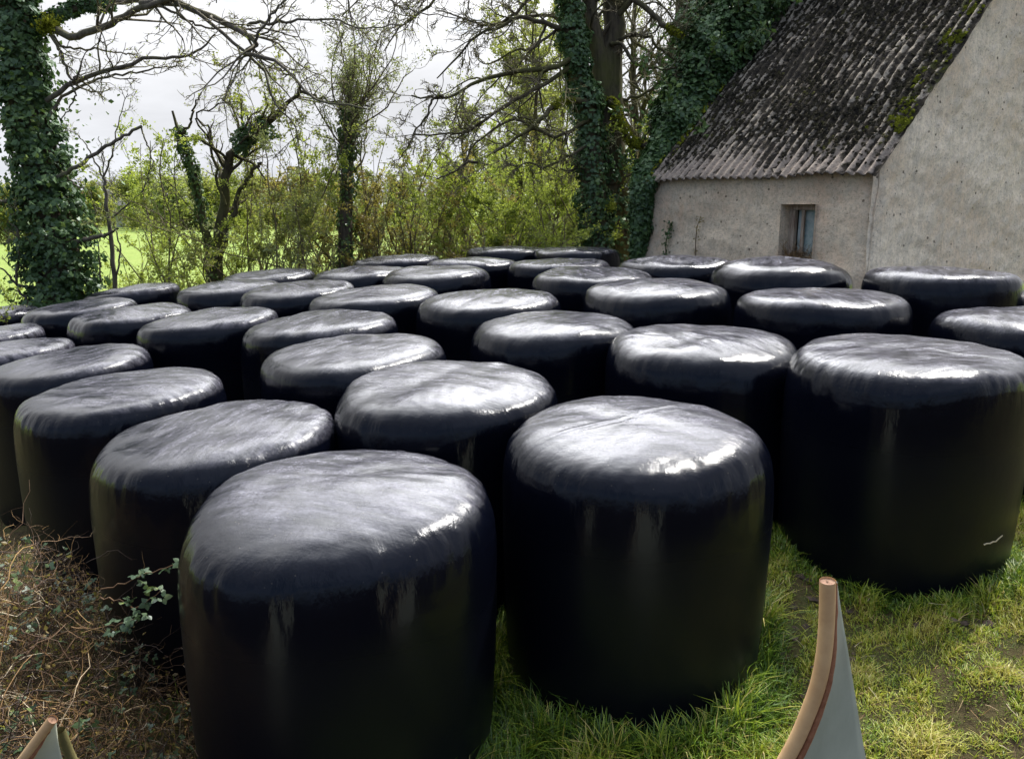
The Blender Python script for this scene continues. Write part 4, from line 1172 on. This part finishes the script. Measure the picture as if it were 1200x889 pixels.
rng = np.random.default_rng(120)
FT = [
    (-45, 62, 4.2, 6, 'olive', 0, 'low olive tree at the picture edge past the ivy covered trunk, across the field'),
    (12, 66, 4.4, 6, 'olive', 0, 'rounded olive tree seen beside the ivy trunk across the field'),
    (50, 70, 4.8, 6, 'olive', 0, 'olive tree half hidden by the ivy covered trunk'),
    (92, 150, 7.5, 9, 'olive', 1, 'bare grey tree beside the red roofed farmhouse'),
    (118, 130, 6.5, 8, 'olive', 0, 'dull green tree between the farmhouse and the white gable'),
    (140, 145, 9.5, 9, 'olive', 1, 'tall bare grey tree over the white gable'),
    (163, 125, 8.0, 8, 'olive', 0, 'conical green tree just past the white gable'),
    (186, 118, 8.2, 9, 'spring', 0, 'pointed light green tree behind the dark shed'),
    (208, 112, 7.2, 9, 'blossom', 0, 'pale blossoming tree across the field by the shed'),
    (232, 118, 7.6, 9, 'olive', 0, 'olive tree across the field behind the ivy snag'),
    (262, 120, 7.2, 9, 'spring', 0, 'light green tree across the field behind the bright bush'),
    (296, 122, 7.0, 10, 'olive', 0, 'dull tree across the field behind the elbow branch'),
    (330, 118, 6.4, 10, 'rust', 0, 'russet tree across the field beside the ivy pole tree'),
    (362, 120, 6.2, 10, 'olive', 0, 'low green tree across the field near the ivy pole tree'),
    (398, 110, 6.2, 10, 'olive', 0, 'green tree across the field hidden by the ivy pole tree'),
    (436, 105, 5.6, 9, 'rust', 1, 'bare brown tree across the field beyond the pale bush'),
    (470, 100, 5.6, 9, 'olive', 0, 'grey green tree across the field beyond the reddish bush'),
    (505, 92, 5.6, 9, 'olive', 1, 'bare tree across the field above the low brown bush'),
    (540, 74, 5.4, 9, 'olive', 0, 'olive tree across the field beneath the drooping limb tips'),
    (580, 62, 5.2, 8, 'olive', 0, 'olive tree across the field under the mossy limb'),
    (622, 52, 5.2, 8, 'olive', 0, 'thick olive tree across the field near the ivy clad stem'),
    (665, 46, 5.6, 8, 'olive', 0, 'thick olive tree right behind the ivy clad stem'),
    (705, 42, 5.6, 8, 'olive', 0, 'dark olive tree far behind the forked tree'),
    (745, 40, 5.2, 8, 'rust', 0, 'brown twigged tree far behind the moss covered elbow'),
    (785, 40, 6.5, 8, 'olive', 0, 'olive tree far behind the ivy mass'),
]
for px, dp, h, wd, mt, bare, lab in FT:
    far_tree(rng, lab, px, dp, h, wd, mt, 4200, .0016 * dp + .02, bare)
# dense hedge along the far field edge: stuff nobody could count
C = []; S = []
for i in range(len(FT) - 1):
    a, b = FT[i], FT[i + 1]
    if abs(a[1] - b[1]) > 40: continue
    n = 1500; t = rng.uniform(0, 1, n); dp = a[1] + (b[1] - a[1]) * t; px = a[0] + (b[0] - a[0]) * t
    x = (px - 600) / FPX * dp; z = gz(x, dp) + rng.uniform(0, 1, n) ** .8 * (.022 * dp + .4)
    C.append(np.c_[x, dp + rng.normal(size=n) * .8, z]); S.append(.0016 * dp + .02)
S = np.concatenate([np.full(1500, s) for s in S]); C = np.concatenate(C)
tag(leaves('field_hedge', rng, C, S, M['olive'], None), 'low clipped looking hedge running along the far edge of the field', 'hedge', None, 'stuff')

white = mat_simple('whitewash', (.75, .74, .70), (.66, .65, .62), .9, 3, .1, .2)
slate = mat_simple('slate_roof', (.07, .07, .08), (.13, .13, .14), .7, 6, .2, .3)
tile = mat_simple('red_tile_roof', (.22, .10, .075), (.30, .15, .11), .8, 6, .2, .2)
glass = mat_simple('far_window_glass', (.05, .06, .07), (.08, .09, .1), .2, 3, 0, .5)


def farmhouse(px, depth, L_, W_, hw, hr, roofm, label, rot, y_px=None):
    b = at(px, 300, depth); b[2] = float(gz(b[0], b[1])) - .2
    root = empty('farmhouse', tuple(b)); tag(root, label, 'house'); root.rotation_euler = (0, 0, rot)
    def add(name, V, F, mat, par=root):
        o = mk(name, V, F, mat); o.parent = par; return o
    V = np.array([[x, y, z] for x in (-L_ / 2, L_ / 2) for y in (-W_ / 2, W_ / 2) for z in (0, hw)] + [[-L_ / 2, 0, hr], [L_ / 2, 0, hr]], float)
    add('wall', V, [np.array([[0, 4, 5, 1], [2, 3, 7, 6]]), np.array([[0, 1, 8, 3, 2], [4, 6, 7, 9, 5]])], white)
    o_ = .25; e = .12
    R_ = []
    for s in (-1, 1):
        y0 = s * (W_ / 2 + o_); z0 = hw - o_ * (hr - hw) / (W_ / 2)
        Vr = np.array([[-L_ / 2 - o_, y0, z0 + .03], [L_ / 2 + o_, y0, z0 + .03], [L_ / 2 + o_, 0, hr + .03], [-L_ / 2 - o_, 0, hr + .03]]); Vr = np.concatenate([Vr, Vr + [0, 0, e]])
        R_.append((Vr, np.array([[0, 1, 2, 3], [7, 6, 5, 4], [0, 4, 5, 1], [1, 5, 6, 2], [2, 6, 7, 3], [3, 7, 4, 0]])))
    ro = add('roof', *join(R_), roofm)
    add('chimney', *box(L_ / 2 - .9, L_ / 2 - .1, -.35, .35, hr - .3, hr + .9), white, ro)
    for z in (1.1, hw - .9):
        for x in (-L_ / 3, 0, L_ / 3):
            add('window', *box(x - .45, x + .45, -W_ / 2 - .03, -W_ / 2 + .05, z, z + 1.1), glass)
    for z in (1.2, hw + .3):
        add('window', *box(L_ / 2 - .05, L_ / 2 + .03, -.45, .45, z, z + 1.1), glass)


farmhouse(142, 155, 9, 3.4, 4.8, 7.6, slate, 'tall white farmhouse gable peeping between far bare trees', rad(60))
farmhouse(92, 165, 14, 6.5, 3.2, 6.2, tile, 'long low farmhouse with a reddish roof behind the ivy trunk', rad(-6))
farmhouse(180, 135, 9, 5, 2.2, 4.2, slate, 'low dark roofed shed across the field beside blossoming tree', rad(5))

# ---------------------------------------------------------------- grass
rng = np.random.default_rng(200)


def inside_bale(x, y, grow_=0.0):
    d = np.hypot(x[:, None] - BP[:, 0], y[:, None] - BP[:, 1]) - BP[:, 2]
    return d.min(1) < grow_, d.min(1)


def blades(n, x0, x1, y0, y1, hmin, hmax, near_boost, seed, wdt=.0022, mask=None):
    r = np.random.default_rng(seed)
    x = r.uniform(x0, x1, n); y = r.uniform(y0, y1, n)
    ins, d = inside_bale(x, y, -.06); k = ~ins
    if mask is not None: k &= mask(r, x, y)
    x, y, d = x[k], y[k], d[k]; n = len(x)
    P2 = np.stack([x, y, 0 * x], -1)
    wr = np.random.default_rng(7)
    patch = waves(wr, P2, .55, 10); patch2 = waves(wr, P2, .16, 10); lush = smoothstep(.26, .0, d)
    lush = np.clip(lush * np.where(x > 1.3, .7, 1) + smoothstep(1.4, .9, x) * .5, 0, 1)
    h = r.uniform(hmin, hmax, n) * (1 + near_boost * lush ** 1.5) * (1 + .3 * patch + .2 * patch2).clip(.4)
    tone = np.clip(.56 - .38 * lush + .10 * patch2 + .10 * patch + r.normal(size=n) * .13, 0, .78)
    dry = r.uniform(size=n) < .03 + .09 * smoothstep(0.0, 1.2, patch); tone = np.where(dry, r.uniform(.75, 1, n), tone)
    base = np.stack([x, y, gz(x, y) - .01], -1)
    az = r.uniform(0, 6.28, n) + 0; clump = waves(wr, P2, .35, 6)
    az = az + clump * .8
    lean = r.uniform(.15, 1.1, n)
    dirv = np.stack([np.cos(az), np.sin(az), 0 * az], -1); side = np.stack([-np.sin(az), np.cos(az), 0 * az], -1)
    V = []
    for t, wf in ((0, 1), (.4, .85), (.75, .55), (1, .08)):
        c = base + dirv * (h * lean * t ** 1.8)[:, None] + np.array([0, 0, 1.]) * (h * (t - .38 * lean.clip(0, 1.2) * t ** 2.2))[:, None]
        w_ = side * (wdt * wf * (1 + .6 * lush))[:, None]
        V += [c - w_, c + w_]
    V = np.stack(V, 1).reshape(-1, 3)
    q = np.array([[0, 1, 3, 2], [2, 3, 5, 4], [4, 5, 7, 6]])
    F = (q[None] + (np.arange(n) * 8)[:, None, None]).reshape(-1, 4)
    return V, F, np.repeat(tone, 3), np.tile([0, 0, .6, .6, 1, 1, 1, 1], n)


def mudmask(r, x, y):
    wr = np.random.default_rng(9); P2 = np.stack([x, y, 0 * x], -1)
    m = waves(wr, P2, .42, 12) + .7 * waves(wr, P2, .15, 12)
    _, d = inside_bale(x, y)
    thr = np.where((d < .14) | (x < 1.3), 9, .95)
    return (m < thr) | (r.uniform(size=len(x)) < .10)


bl = [blades(150000, -.7, 3.9, 1.9, 5.2, .026, .055, 2.4, 1, mask=mudmask), blades(9000, -3.5, 5.5, 1.5, 6.5, .05, .10, 1.0, 2), blades(60000, -.9, 3.9, 1.9, 4.9, .018, .04, .2, 5, .0028, mask=mudmask)]
Vs, Fs, T_, K_, n = [], [], [], [], 0
for V, F, t, k in bl: Vs.append(V); Fs.append(F + n); T_.append(t); K_.append(k); n += len(V)
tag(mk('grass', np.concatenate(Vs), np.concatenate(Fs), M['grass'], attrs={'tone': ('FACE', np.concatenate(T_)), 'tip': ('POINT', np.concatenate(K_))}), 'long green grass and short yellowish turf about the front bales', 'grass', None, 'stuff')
# rough grass along the hedge foot and between the rows
b2 = blades(40000, -9, 3, 12.8, 15.5, .10, .3, .3, 3, .006)
V, F, t, k = b2
tag(mk('hedge_bottom_grass', V, F, M['grass'], attrs={'tone': ('FACE', t), 'tip': ('POINT', k)}), 'rough grass growing along the foot of the hedge', 'grass', None, 'stuff')

# mud clods and dead straw in the turf
nm = 2600; x = rng.uniform(.9, 3.9, nm); y = rng.uniform(2.1, 4.8, nm); wr = np.random.default_rng(9); P2 = np.stack([x, y, 0 * x], -1)
m = waves(wr, P2, .42, 12) + .7 * waves(wr, P2, .15, 12); ins, _ = inside_bale(x, y, .02); k = (m > .85) & ~ins
x, y = x[k], y[k]; C = np.stack([x, y, gz(x, y) + .004], -1)
V, F = clumps(rng, C, rng.uniform(.010, .036, len(C)), np.broadcast_to(np.array([0, 0, 1.]), C.shape), .55)
mud = mat_simple('mud', (.030, .019, .013), (.075, .052, .035), .75, 40, .6, .35)
tag(mk('mud', V, F, mud), 'dark trodden mud clods showing through the turf', 'mud', None, 'stuff')
ns = 2200; x = rng.uniform(-.6, 3.8, ns); y = rng.uniform(2.1, 4.9, ns); ins, _ = inside_bale(x, y, .0); x, y = x[~ins], y[~ins]; ns = len(x)
tb = Tubes(); D = np.c_[rng.normal(size=(ns, 2)), rng.uniform(-.1, .5, ns)]
a, ra = grow(rng, np.stack([x, y, gz(x, y) + .03], -1), D, rng.uniform(.04, .13, ns), np.full(ns, .0013), 4, .3, -.1)
tb.add(a, ra, 3, rng.uniform(.3, 1, ns)); V, F, A = tb.geo()
tag(mk('dry_grass', V, F, M['dead'], attrs={'shade': ('FACE', A)}), 'dry straw coloured grass bits strewn through the turf', 'dead grass', None, 'stuff')

# ---------------------------------------------------------------- brambles
rng = np.random.default_rng(300)


def heap_h(x, y):
    """Height of the bramble heap above the ground."""
    h = .98 * np.exp(-(((x + 2.35) / .72) ** 2 + ((y - 3.25) / .75) ** 2) ** 1.3)
    h2 = .30 * np.exp(-(((x + 1.25) / .45) ** 2 + ((y - 2.55) / .55) ** 2) ** 1.2)
    h3 = .74 * np.exp(-(((x + 1.95) / .62) ** 2 + ((y - 2.4) / .7) ** 2) ** 1.3)
    return np.maximum(np.maximum(h, h2), h3)


root = empty('bramble_thicket', (-1.9, 2.9, float(gz(-1.9, 2.9)))); tag(root, 'tangled thicket of dry brown bramble stems beside the front bales', 'bramble')
n = 9500; x = rng.uniform(-3.3, -.75, n); y = rng.uniform(1.5, 4.4, n); ins, d = inside_bale(x, y, .01)
hh = heap_h(x, y); k = (~ins) & (hh > .10); x, y, hh = x[k], y[k], hh[k]; n = len(x)
z = gz(x, y) + hh * rng.uniform(0, 1, n) ** .55
D = np.c_[rng.normal(size=(n, 2)), rng.normal(size=n) * .55 + .25]
tb = Tubes()
a, ra = grow(rng, np.stack([x, y, z], -1), D, rng.uniform(.10, .42, n), rng.uniform(.0010, .0030, n), 8, .38, -.06, .5)
k = ~inside_bale(a[:, -1, 0], a[:, -1, 1], .0)[0]; a, ra = a[k], ra[k]
w_ = np.clip(waves(rng, a[:, 0], .5, 8) * .30 + .37 + rng.normal(size=len(a)) * .2, 0, 1)
tb.add(a, ra, 3, w_)
p, D, L_, R = spawn(rng, a, ra, 2, .1, (.5, 1.3), .4, .7, 0); c, rc = grow(rng, p, D, L_, np.full(len(L_), .0010), 4, .35, 0); tb.add(c, rc, 3, np.clip(rng.uniform(.1, 1.0, len(c)), 0, 1))
# arching canes
nn = 46; x = rng.uniform(-3.0, -1.0, nn); y = rng.uniform(1.9, 3.6, nn); k = ~inside_bale(x, y, .03)[0]; x, y = x[k], y[k]; nn = len(x)
D = np.c_[rng.normal(size=(nn, 2)) * .7, rng.uniform(.6, 1.3, nn)]
a2, r2_ = grow(rng, np.stack([x, y, gz(x, y)], -1), D, rng.uniform(.7, 1.3, nn), np.full(nn, .0045), 16, .12, -.10, .4)
k = ~(inside_bale(a2[:, :, 0].ravel(), a2[:, :, 1].ravel(), .0)[0].reshape(nn, 16).any(1)); tb.add(a2[k], r2_[k], 5, rng.uniform(.3, .95, k.sum()))
tb.build('dead_stems', M['dead'], root)


def trifoliate(rng, C, size):
    """Bramble leaves: a centre leaflet and two side leaflets, each a bent, toothed six-sided blade."""
    out = []; n = len(C)
    axis_ = norm(rng.normal(size=(n, 3)) * np.array([1, 1, .4])); nrm = norm(rng.normal(size=(n, 3)) * .55 + np.array([0, -.35, 1.])); axis_ = norm(axis_ - (axis_ * nrm).sum(-1, keepdims=True) * nrm); sd = np.cross(nrm, axis_)
    s = (size * rng.uniform(.6, 1.3, n))[:, None]
    for a_ in (0, 1.25, -1.25):
        ax = axis_ * math.cos(a_) + sd * math.sin(a_); s2 = np.cross(nrm, ax); l = s * (1 if a_ == 0 else .8)
        o = C + ax * l * .15
        pts = [o, o + ax * l * .35 + s2 * l * .42 - nrm * l * .08, o + ax * l * .75 + s2 * l * .30 - nrm * l * .12, o + ax * l * 1.15 - nrm * l * .15, o + ax * l * .75 - s2 * l * .30 - nrm * l * .12, o + ax * l * .35 - s2 * l * .42 - nrm * l * .08]
        out.append(np.stack(pts, 1))
    V = np.concatenate(out, 0).reshape(-1, 3); m_ = len(V) // 6
    b_ = (np.arange(m_) * 6)[:, None]
    F = np.concatenate([b_ + np.array([[0, 1, 2, 3]]), b_ + np.array([[0, 3, 4, 5]])])
    return V, F, m_


nl = 1500; x = rng.uniform(-3.1, -.85, nl); y = rng.uniform(1.7, 4.1, nl); hh = heap_h(x, y); k = (hh > .1) & ~inside_bale(x, y, .03)[0]; x, y, hh = x[k], y[k], hh[k]
C = np.stack([x, y, gz(x, y) + hh * rng.uniform(.55, 1.02, len(x))], -1)
V, F, m_ = trifoliate(rng, C, .024)
sh = np.tile(rng.uniform(0, 1, m_), 2); mk('foliage', V, F, M['bramble_leaf'], root, attrs={'shade': ('FACE', sh)})
nl = 5200; x = rng.uniform(-3.1, -.85, nl); y = rng.uniform(1.7, 4.1, nl); hh = heap_h(x, y); k = (hh > .1) & ~inside_bale(x, y, .03)[0]; x, y, hh = x[k], y[k], hh[k]
C = np.stack([x, y, gz(x, y) + hh * rng.uniform(.2, 1.0, len(x))], -1); leaves('withered_foliage', rng, C, np.full(len(C), .013), M['rust'], root)
# fresh green shoot reaching into the dark gap between the bales
SHOOTS = [([(118, 690), (150, 682), (185, 668), (215, 660)], 3.25, 3.2), ([(118, 700), (140, 705), (160, 712), (190, 690)], 3.2, 3.15), ([(120, 760), (135, 735), (158, 725)], 3.1, 3.1)]
root = empty('bramble_shoot', tuple(at(118, 700, 3.2))); tag(root, 'green leafed bramble shoot hanging in the dark gap between two front bales', 'bramble')
tb = Tubes(); LP = []
for px, d0, d1 in SHOOTS:
    p = limb(px, d0, d1, 14, rng, .004); tb.add(p, np.linspace(.004, .002, 14), 5, np.array([.45])); LP.append(p)
tb.build('stem', M['dead'], root)
C = np.concatenate([p[rng.integers(5, 14, 12)] + rng.normal(size=(12, 3)) * .02 for p in LP])
V, F, m_ = trifoliate(rng, C, .027); mk('foliage', V, F, M['bramble_leaf'], root, attrs={'shade': ('FACE', np.tile(rng.uniform(.1, .9, m_), 2))})
# pale fallen stick leaning on a bale foot
p = limb([(1153, 638), (1165, 634), (1175, 627)], 3.72, 3.7, 8, rng, .002)
tb = Tubes(); tb.add(p, np.linspace(.004, .003, 8), 5, np.array([1.0])); tag(tb.build('pale_stick', M['dead']), 'short pale twig against the dark foot of the big bale', 'twig')

# ---------------------------------------------------------------- metal sheets with rubber edging
galv = mat_simple('galvanised_sheet', (.34, .36, .28), (.47, .49, .39), .5, 6, .15, .45, stretch=(1, 1, .3))
hose = mat_simple('tan_edging', (.48, .29, .14), (.60, .39, .20), .55, 10, .15, .4)
hose_in = mat_simple('split_edging_inside', (.22, .085, .045), (.33, .15, .08), .7, 30, .5, .25)
hose_cut = mat_simple('cut_hose_end', (.16, .09, .06), (.24, .15, .10), .8, 60, .4, .2)
olive_m = mat_simple('muddy_bracket', (.09, .08, .03), (.14, .12, .05), .8, 20, .3, .2)


def horn(label, cpx, epx, depths, rw, group):
    """Curved sheet whose free edge is capped with a split hose. cpx: hose centre line, epx: the sheet's other side."""
    n = len(cpx)
    c = np.array([at(x, y, d) for (x, y), d in zip(cpx, depths)]); e = np.array([at(x, y, d + .06) for (x, y), d in zip(epx, depths)])
    c = resample(c, 40); e = resample(e, 40)
    root = empty('curved_metal_sheet', (float(c[-1][0]), float(c[-1][1]), 0.0)); tag(root, label, 'metal sheet', group)
    t = np.linspace(0, 1, 12)[None, :, None]
    Gm = c[:, None] * (1 - t) + e[:, None] * t
    nrm = norm(np.cross(c[5] - c[0], e[20] - c[20])); nrm = nrm if nrm[1] < 0 else -nrm
    Gm = Gm + nrm * (np.sin(np.pi * t) * -.012)
    V = np.concatenate([Gm.reshape(-1, 3), Gm.reshape(-1, 3) - nrm * .0025]); F = grid_faces(40, 12); m = 480
    rimi = [i * 12 + 11 for i in range(40)]; rimf = np.array([[rimi[i], rimi[i + 1], rimi[i + 1] + m, rimi[i] + m] for i in range(39)])
    mk('sheet', V, np.concatenate([F, F[:, ::-1] + m, rimf]), galv, root, smooth=True)
    tb = Tubes(); r = np.full(40, rw); tb.add(c, r, 20)
    V, F, _ = tb.geo()
    capi = len(V); cap = np.concatenate([[c[0]], [c[-1]]]); i = np.arange(20)
    F3 = np.concatenate([np.stack([i, (i + 1) % 20, np.full(20, capi)], -1), np.stack([39 * 20 + (i + 1) % 20, 39 * 20 + i, np.full(20, capi + 1)], -1)])
    ho = mk('edge_hose', V, F, hose, root, smooth=True)
    mk('hose_end', np.concatenate([V[:20] + norm(c[1] - c[0]) * .004, cap[:1] + norm(c[1] - c[0]) * .006]), np.stack([i, (i + 1) % 20, np.full(20, 20)], -1), hose_cut, ho)
    side = norm(e - c) * 1.0
    tb = Tubes(); q = c + side * rw * 1.25 + nrm * rw * .75 + np.random.default_rng(5).normal(size=c.shape) * .0006; tb.add(q, np.full(40, rw * .42), 8); mk('split_lip', *tb.geo()[:2], hose_in, ho, smooth=True)
    tb = Tubes(); q = c + side * rw * 1.85 + nrm * rw * .6; tb.add(q, np.full(40, rw * .15), 6); mk('split_rim', *tb.geo()[:2], hose, ho, smooth=True)
    return root


cp_ = [(970, 680), (969, 722), (966, 763), (959, 800), (946, 837), (930, 873), (905, 915), (870, 965), (820, 1060), (780, 1200), (770, 1500)]
ep_ = [(981, 681), (987, 722), (994, 763), (1000, 800), (1006, 837), (1012, 873), (1020, 915), (1028, 965), (1040, 1060), (1050, 1200), (1060, 1500)]
horn('upright curved galvanised sheet with tan hose on its edge, before the big bales', cp_, ep_, np.linspace(1.55, 1.62, 11), .0165, 'hose edged metal sheets')
cp_ = [(62, 842), (50, 858), (38, 874), (24, 893), (8, 915), (-10, 945), (-30, 1000), (-40, 1100), (-40, 1500)]
ep_ = [(66, 850), (68, 868), (72, 886), (78, 905), (84, 925), (90, 955), (100, 1000), (110, 1100), (120, 1500)]
hr_ = horn('hose tipped metal sheet poking up among the brambles', cp_, ep_, np.linspace(1.45, 1.5, 9), .0100, 'hose edged metal sheets')
p = limb([(70, 855), (78, 875), (90, 905), (105, 960)], 1.53, 1.56, 14); tb = Tubes(); tb.add(p, np.full(14, .011), 10); tb.build('bracket', olive_m, hr_)

# ---------------------------------------------------------------- camera and render settings
cd = bpy.data.cameras.new('camera'); co = bpy.data.objects.new('camera', cd); COL.objects.link(co)
co.location = (0, 0, CZ); co.rotation_euler = (rad(90) - PITCH, 0, 0)
cd.sensor_width = 36; cd.sensor_fit = 'HORIZONTAL'; cd.lens = 36 * FPX / 1200; cd.clip_end = 4000; cd.clip_start = .05
SC.camera = co
SC.view_settings.view_transform = 'Standard'; SC.view_settings.look = 'None'; SC.view_settings.gamma = 1; SC.view_settings.exposure = 0.58
SC.view_settings.use_curve_mapping = False
SC.cycles.use_denoising = True
SC.cycles.max_bounces = 5; SC.cycles.diffuse_bounces = 3; SC.cycles.glossy_bounces = 3; SC.cycles.transmission_bounces = 3; SC.cycles.transparent_max_bounces = 4
